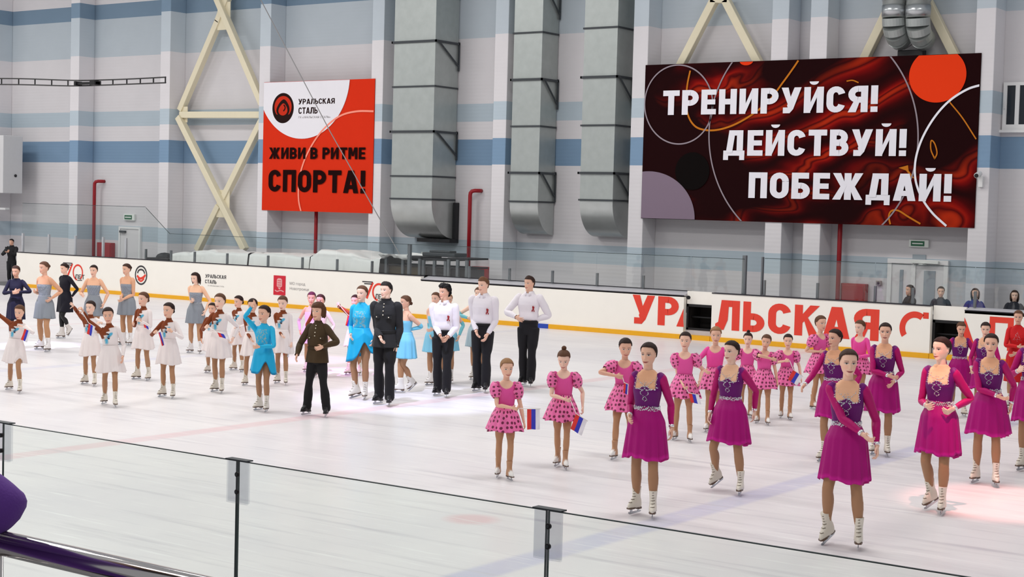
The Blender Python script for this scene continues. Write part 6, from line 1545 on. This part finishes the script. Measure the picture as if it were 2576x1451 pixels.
person('W12', 'kid', outfit_swan, ((876, 944), (904, 944)), 740, 20, (('px', 853, 765, .05, (.2, .8, -.3)), 'waist'), 'lowbun', DK, 'girl in white and brown dress stretching her arm left behind the tall turquoise skater', seed=52, head=(-6, 0, 0), curl=(.3, 1.2), **KS)
def outfit_lilac(p, root, seed): outfit_lightblue(p, root, seed, glove=(232, 190, 232), dress=(234, 192, 234), whem=.15)
person('LI', 'kid', outfit_lilac, ((770, 936), (790, 938)), 732, 12, ('down', 'belly'), 'cap', (76, 30, 56), 'girl in pale lilac dress in the pink light behind the boy in brown', seed=53, head=(6, 4, 0), tights=TAN)
person('B1', 'kid', outfit_blue, ((651, 1033), (669, 1037)), 766, 26, (('px', 634, 770, .08, (1, -.3, .0)), ('px', 652, 872, .13, (1, .4, -.2))), 'lowbun', DK, 'small girl in turquoise dress saluting with a raised arm', seed=61, head=(-14, 0, 0), tights=TAN*.75, slant=-.03, curl=(.5, .2))
person('B2', 'woman', outfit_blue, ((893, 1003), (917, 1005)), 717, 22, (('px', 883, 842, .03), 'down'), 'bun', BR, 'tall smiling girl in turquoise dress beside the boy in black', seed=62, head=(-8, 0, 0), tights=TAN*.8, slant=.03, lift={'R': (.01, 12, -30)}, whem=.14)
LB = dict(tights=TAN*.85, group='girls in light blue dresses with long gloves')
person('B3', 'woman', outfit_lightblue, ((1004, 989), (1030, 986)), 739, 62, ('front', ('px', 1028, 830, .0)), 'lowbun', BR, 'girl in light blue dress behind the boy in black, one skate kicked back', seed=63, head=(-10, 4, 0), lift={'L': (.035, 34, None)}, glove=(120, 204, 232), dress=(124, 200, 234), **LB)
person('B4', 'woman', outfit_lightblue, ((1081, 970), (1101, 972)), 734, 24, (('px', 1083, 843, .06), 'belly'), 'lowbun', BR, 'girl with teal gloves half hidden behind the curly-haired boy', seed=64, head=(-6, 0, 0), **LB)
person('B5', 'woman', outfit_lightblue, ((1112, 962), (1134, 964)), 737, 10, ('down', 'down'), 'ponytail', BL, 'fair-haired girl with a ponytail right behind the curly-haired boy', seed=65, head=(10, 0, 0), **LB)
person('B6', 'woman', outfit_lightblue, ((1190, 956), (1208, 958)), 721, 14, (('px', 1178, 800, .06, (1.2, .3, 0)), 'belly'), 'lowbun', BR, 'girl in pale blue-grey dress hidden behind the middle boy in white shirt', seed=66, dress=(170, 190, 198), **LB)
GG = dict(tights=TAN*1.0, group='women in silver-grey dresses')
person('G1', 'woman', outfit_grey, ((101, 880), (119, 886)), 653, 42, (('px', 88, 734, .03), ('px', 130, 750, .06)), 'bun', BR, 'woman in silver-grey dress between the navy and the black dresses', seed=71, head=(-14, 4, 0), **GG)
person('G2', 'woman', outfit_grey, ((224, 868), (243, 871)), 664, 14, (('px', 207, 742, .12), 'down'), 'lowbun', DK, 'dark-haired woman in silver-grey dress beside the first anniversary logo', seed=72, head=(-8, 4, 0), **GG)
person('G3', 'woman', outfit_grey, ((309, 868), (326, 869)), 662, 38, (('px', 305, 748, .12), ('px', 311, 752, .12)), 'bun', MB_, 'woman in silver-grey dress left of the round club logo, hands clasped', seed=73, head=(-14, 6, 0), **GG)
person('G4', 'woman', outfit_grey, ((479, 888), (502, 890)), 683, 22, (('px', 484, 756, .12), 'down'), 'loose', DK, 'woman in silver-grey dress with loose dark hair, looking down', seed=74, head=(-16, 14, 0), **GG)
def outfit_navy(p, root, seed): outfit_dark(p, root, seed, col=(22, 20, 48))
person('N1', 'woman', outfit_navy, ((28, 876), (50, 878)), 666, 20, (('px', 36, 733, .12, (1.3, .4, 0)), ('px', 46, 735, .12, (1.3, .4, 0))), 'bun', MB_, 'woman in navy long-sleeved dress at the left edge, elbows out', seed=75, head=(-4, 10, 0), tights=cl(30, 26, 44))
person('N2', 'woman', outfit_dark, ((154, 852), (170, 852)), 661, 48, (('px', 148, 730, .05), ('px', 181, 746, .02, (1.2, .3, 0))), 'bun', DK, 'woman in black dress with one skate kicked back, left of the first anniversary logo', seed=76, head=(-10, 8, 0), tights=cl(14, 13, 16), lift={'L': (.06, 45, None)}, whem=.12)
def outfit_brown(p, root, seed): outfit_tunic(p, root, seed, (66, 50, 28))
def outfit_black(p, root, seed): outfit_tunic(p, root, seed, (34, 34, 36))
person('BR', 'kid', outfit_brown, ((771, 1044), (819, 1049)), 757, 22, (('px', 747, 893, .06, (.6, .7, -.2)), ('px', 812, 872, .14, (1.2, .5, 0))), 'fringe', (84, 54, 36), 'smiling child in brown tunic with brass buttons and black trousers', seed=81, head=(-10, 0, 0))
person('BB', 'man', outfit_black, ((952, 1017), (978, 1022)), 707, 20, (('px', 957, 848, .10), ('px', 998, 868, .02)), 'crop', (34, 28, 26), 'tall boy in black tunic with silver buttons and black trousers', seed=82, head=(-18, 0, 0))
SH = dict(group='boys in white shirts and black trousers')
person('S1', 'man', outfit_shirt, ((1100, 996), (1122, 1000)), 715, 14, (('px', 1107, 843, .11), ('px', 1127, 847, .11)), 'curly', (24, 20, 20), 'curly-haired boy in white shirt, hands together in front', seed=83, head=(-30, -4, 0), curl=(.7, .7), **SH)
person('S2', 'man', outfit_shirt, ((1200, 985), (1220, 988)), 696, 18, (('px', 1198, 832, .07), ('px', 1227, 840, .07)), 'crop', (104, 70, 48), 'brown-haired boy in white shirt, middle of the three, both hands low', seed=84, head=(-20, 4, 0), **SH)
person('S3', 'man', outfit_shirt, ((1316, 970), (1334, 973)), 693, 16, (('px', 1299, 798, .13, (1.1, .4, 0)), ('px', 1344, 806, .02, (1.4, .4, 0))), 'crop', (52, 34, 28), 'boy in white shirt farthest right, thumb at his trouser pocket', seed=85, head=(-22, 0, 0), **SH)
# person filming beyond the far end of the boards, spectators seated behind the glass
def seatp(key, px, py, col, hcol, label, hair, seed, hp=0, face=0):
    q = PY(px, py, 33.7); H = 1.64; root = np.array([q[0], 33.7, -.1]); yaw = math.degrees(math.atan2(-root[0], root[1]))-face
    drop = (H*1.045-.1-q[2])/H-.005
    R0 = rotm('Z', yaw); ft = [root+R0 @ np.array([sx*.07*H, -.27*H, 0]) for sx in (1, -1)]
    p = pose('woman', H, root[:2], yaw, feet=ft, arms=('lap', 'lap'), drop=drop, head=(0, hp, 0)); p.skin = skins(seed); p.hc = cl(*hcol)
    o = mesh_np('person', p.V, p.T['F'], 'skin', None, body_colours(p, p.skin, None, p.hc, cl(176, 90, 90), False)); o.location = (q[0], 33.7, -.1); o.rotation_euler = (0, 0, math.radians(yaw)); tag(o, label, 'person', 'spectators behind the glass')
    outfit_jacket(p, o, seed, col); add_hair(p, o, hair, p.hc, seed)
    zs_ = (PROP['woman']['zc']*H-drop*H)-.1-.10
    t = thing('bench', (q[0], 33.75, -.1), 'seat under the '+label, 'bench'); w = MB(); w.box(q[0]-.3, q[0]+.3, 33.55, 34.0, zs_-.05, zs_); build('seat_board', w, MATS['steel_dark'], t)
    for sx in (-.25, .25): w = MB(); w.box(q[0]+sx-.02, q[0]+sx+.02, 33.75, 33.8, -.1, zs_-.05); build('leg', w, MATS['steel_dark'], t)
seatp('P1', 2290, 710, (24, 22, 26), (40, 28, 26), 'long-haired spectator in black left of the steel glass post', 'loose', 91, face=60)
seatp('P2', 2368, 712, (44, 50, 62), (52, 40, 34), 'spectator in grey-blue jacket in front of the double door', 'bun', 92)
seatp('P3', 2454, 720, (58, 54, 128), (70, 50, 40), 'spectator in violet-blue jacket in front of the pilaster', 'loose', 93)
seatp('P4', 2553, 727, (36, 38, 48), (60, 44, 36), 'spectator in dark jacket with round face near the right edge', 'loose', 94)
_q = PY(30, 600, 32.9); _z = _q[2]
_p = pose('man', (_z+.1)/1.05, (_q[0], 32.9), math.degrees(math.atan2(-_q[0], 32.9))-30, arms=('phone', 'phone'), head=(-10, 6, 0)); _p.skin = skins(95); _p.hc = cl(30, 26, 26)
_o = mesh_np('person', _p.V, _p.T['F'], 'skin', None, body_colours(_p, _p.skin, None, _p.hc, cl(170, 100, 95), False)); _o.location = (_q[0], 32.9, -.1); _o.rotation_euler = (0, 0, math.radians(_p.yaw)); tag(_o, 'person in black filming with a phone beyond the far left board end', 'person')
outfit_jacket(_p, _o, 95, (26, 25, 28)); add_hair(_p, _o, 'cap', _p.hc, 95)
_h = [_o.matrix_basis @ Vector(_p.M['hd'+s][2]) for s in 'LR']; _c = (_h[0]+_h[1])/2+Vector((0, -.06, .08)); w = MB(); w.box(_c[0]-.05, _c[0]+.05, _c[1]-.01, _c[1]+.01, _c[2]-.06, _c[2]+.09)
tag(build('mobile_phone', w, MATS['black_plastic'], bevel=.008), 'dark phone held up by the person filming at the far left', 'phone')

# flags
for a in (('K1', 'R', (1326, 1028), (1358, 1028), (0, 52), 'flag hanging straight down beside the frontmost pink girl'),
          ('K2', 'R', (1449, 1040), (1477, 1058), (-14, 38), 'flag tilted down from the hand of the topknot girl'),
          ('K3', 'R', (1570, 962), (1584, 968), (-2, 26), 'flag mostly hidden behind the nearest magenta woman'),
          ('K4', 'R', (1732, 988), (1758, 993), (6, 24), 'flag hanging from the dark-haired pink girl between magenta women'),
          ('K8', 'R', (1996, 930), (2019, 946), (-14, 24), 'flag tilted in front of the polka-dot skirt under the red letters'),
          ('W1', 'L', (62, 826), (77, 833), (-9, 28), 'flag held by the girl at the left edge'),
          ('W3', 'R', (223, 812), (239, 822), (-4, 27), 'flag hanging from the outstretched hand of the nearest white-dressed girl'),
          ('W2', 'L', (266, 862), (279, 863), (1, 29), 'flag hanging in front of the nearest white-dressed girl'),
          ('W4', 'L', (361, 814), (378, 823), (2, 9), 'flag held level below the round club logo'),
          ('W5', 'R', (398, 836), (406, 833), (10, 34), 'folded flag pointing down beside the girl looking left'),
          ('W6', 'R', (546, 835), (571, 842), (6, 12), 'flag laid across the waist of the tall smiling girl'),
          ('W10', 'L', (716, 868), (729, 873), (-2, 26), 'flag held low by the girl beneath the city crest'),
          ('W12', 'R', (875, 792), (886, 797), (-6, 26), 'flag hanging behind the tall turquoise skater')):
    flag(*a)

# purple-sleeved spectator leaning on the handrail, mostly outside the photo
_e = PY(6, 1300, YR); _e[2] = zr+.0215+.036; _H = 1.60; _root = np.array([_e[0]-.36, YR-.12, 1.2]); _dr = .02
for _it in range(4):
    _p = pose('woman', _H, _root[:2], 180, arms=(('w', np.array([.05, -.20, 1.02]), (.9, .2, -.5)), ('w', np.array([-.12, -.15, 1.13]), (1.2, -.1, -.15))), bow=14, head=(0, 4, 0), drop=_dr)
    _el = _p.R0 @ _p.M['faR'][2]+_root; _dl = _e-_el; _root[0] += _dl[0]; _root[1] += _dl[1]; _dr -= _dl[2]/_H
_p.skin = skins(97); _p.hc = cl(60, 44, 36); _p.root = _root.copy()
_o = mesh_np('person', _p.V, _p.T['F'], 'skin', None, body_colours(_p, _p.skin, None, _p.hc, cl(176, 90, 90), False)); _o.location = _root; _o.rotation_euler = (0, 0, math.pi); tag(_o, 'person in purple jacket leaning an elbow on the chrome handrail at lower left', 'person')
outfit_jacket(_p, _o, 97, (104, 58, 150)); add_hair(_p, _o, 'loose', _p.hc, 97)
# coloured show lights on the ice
spot_at(1050, 1005, 17, 5200, (.72, .76, 1.0)); spot_at(860, 935, 6, 15000, (1, .30, .95)); spot_at(90, 870, 9, 6500, (.72, .70, 1.0)); spot_at(790, 905, 8, 3500, (1, .6, 1))
spot_at(2520, 1265, 10, 6500, (1, .38, .34)); _g = CAST['M6'].root; spot(_g[0]-3.5, _g[1]-7, 9.5, _g[0]-.05, _g[1], 1.38, 3.6, 1300, (1, .42, .18), .8)
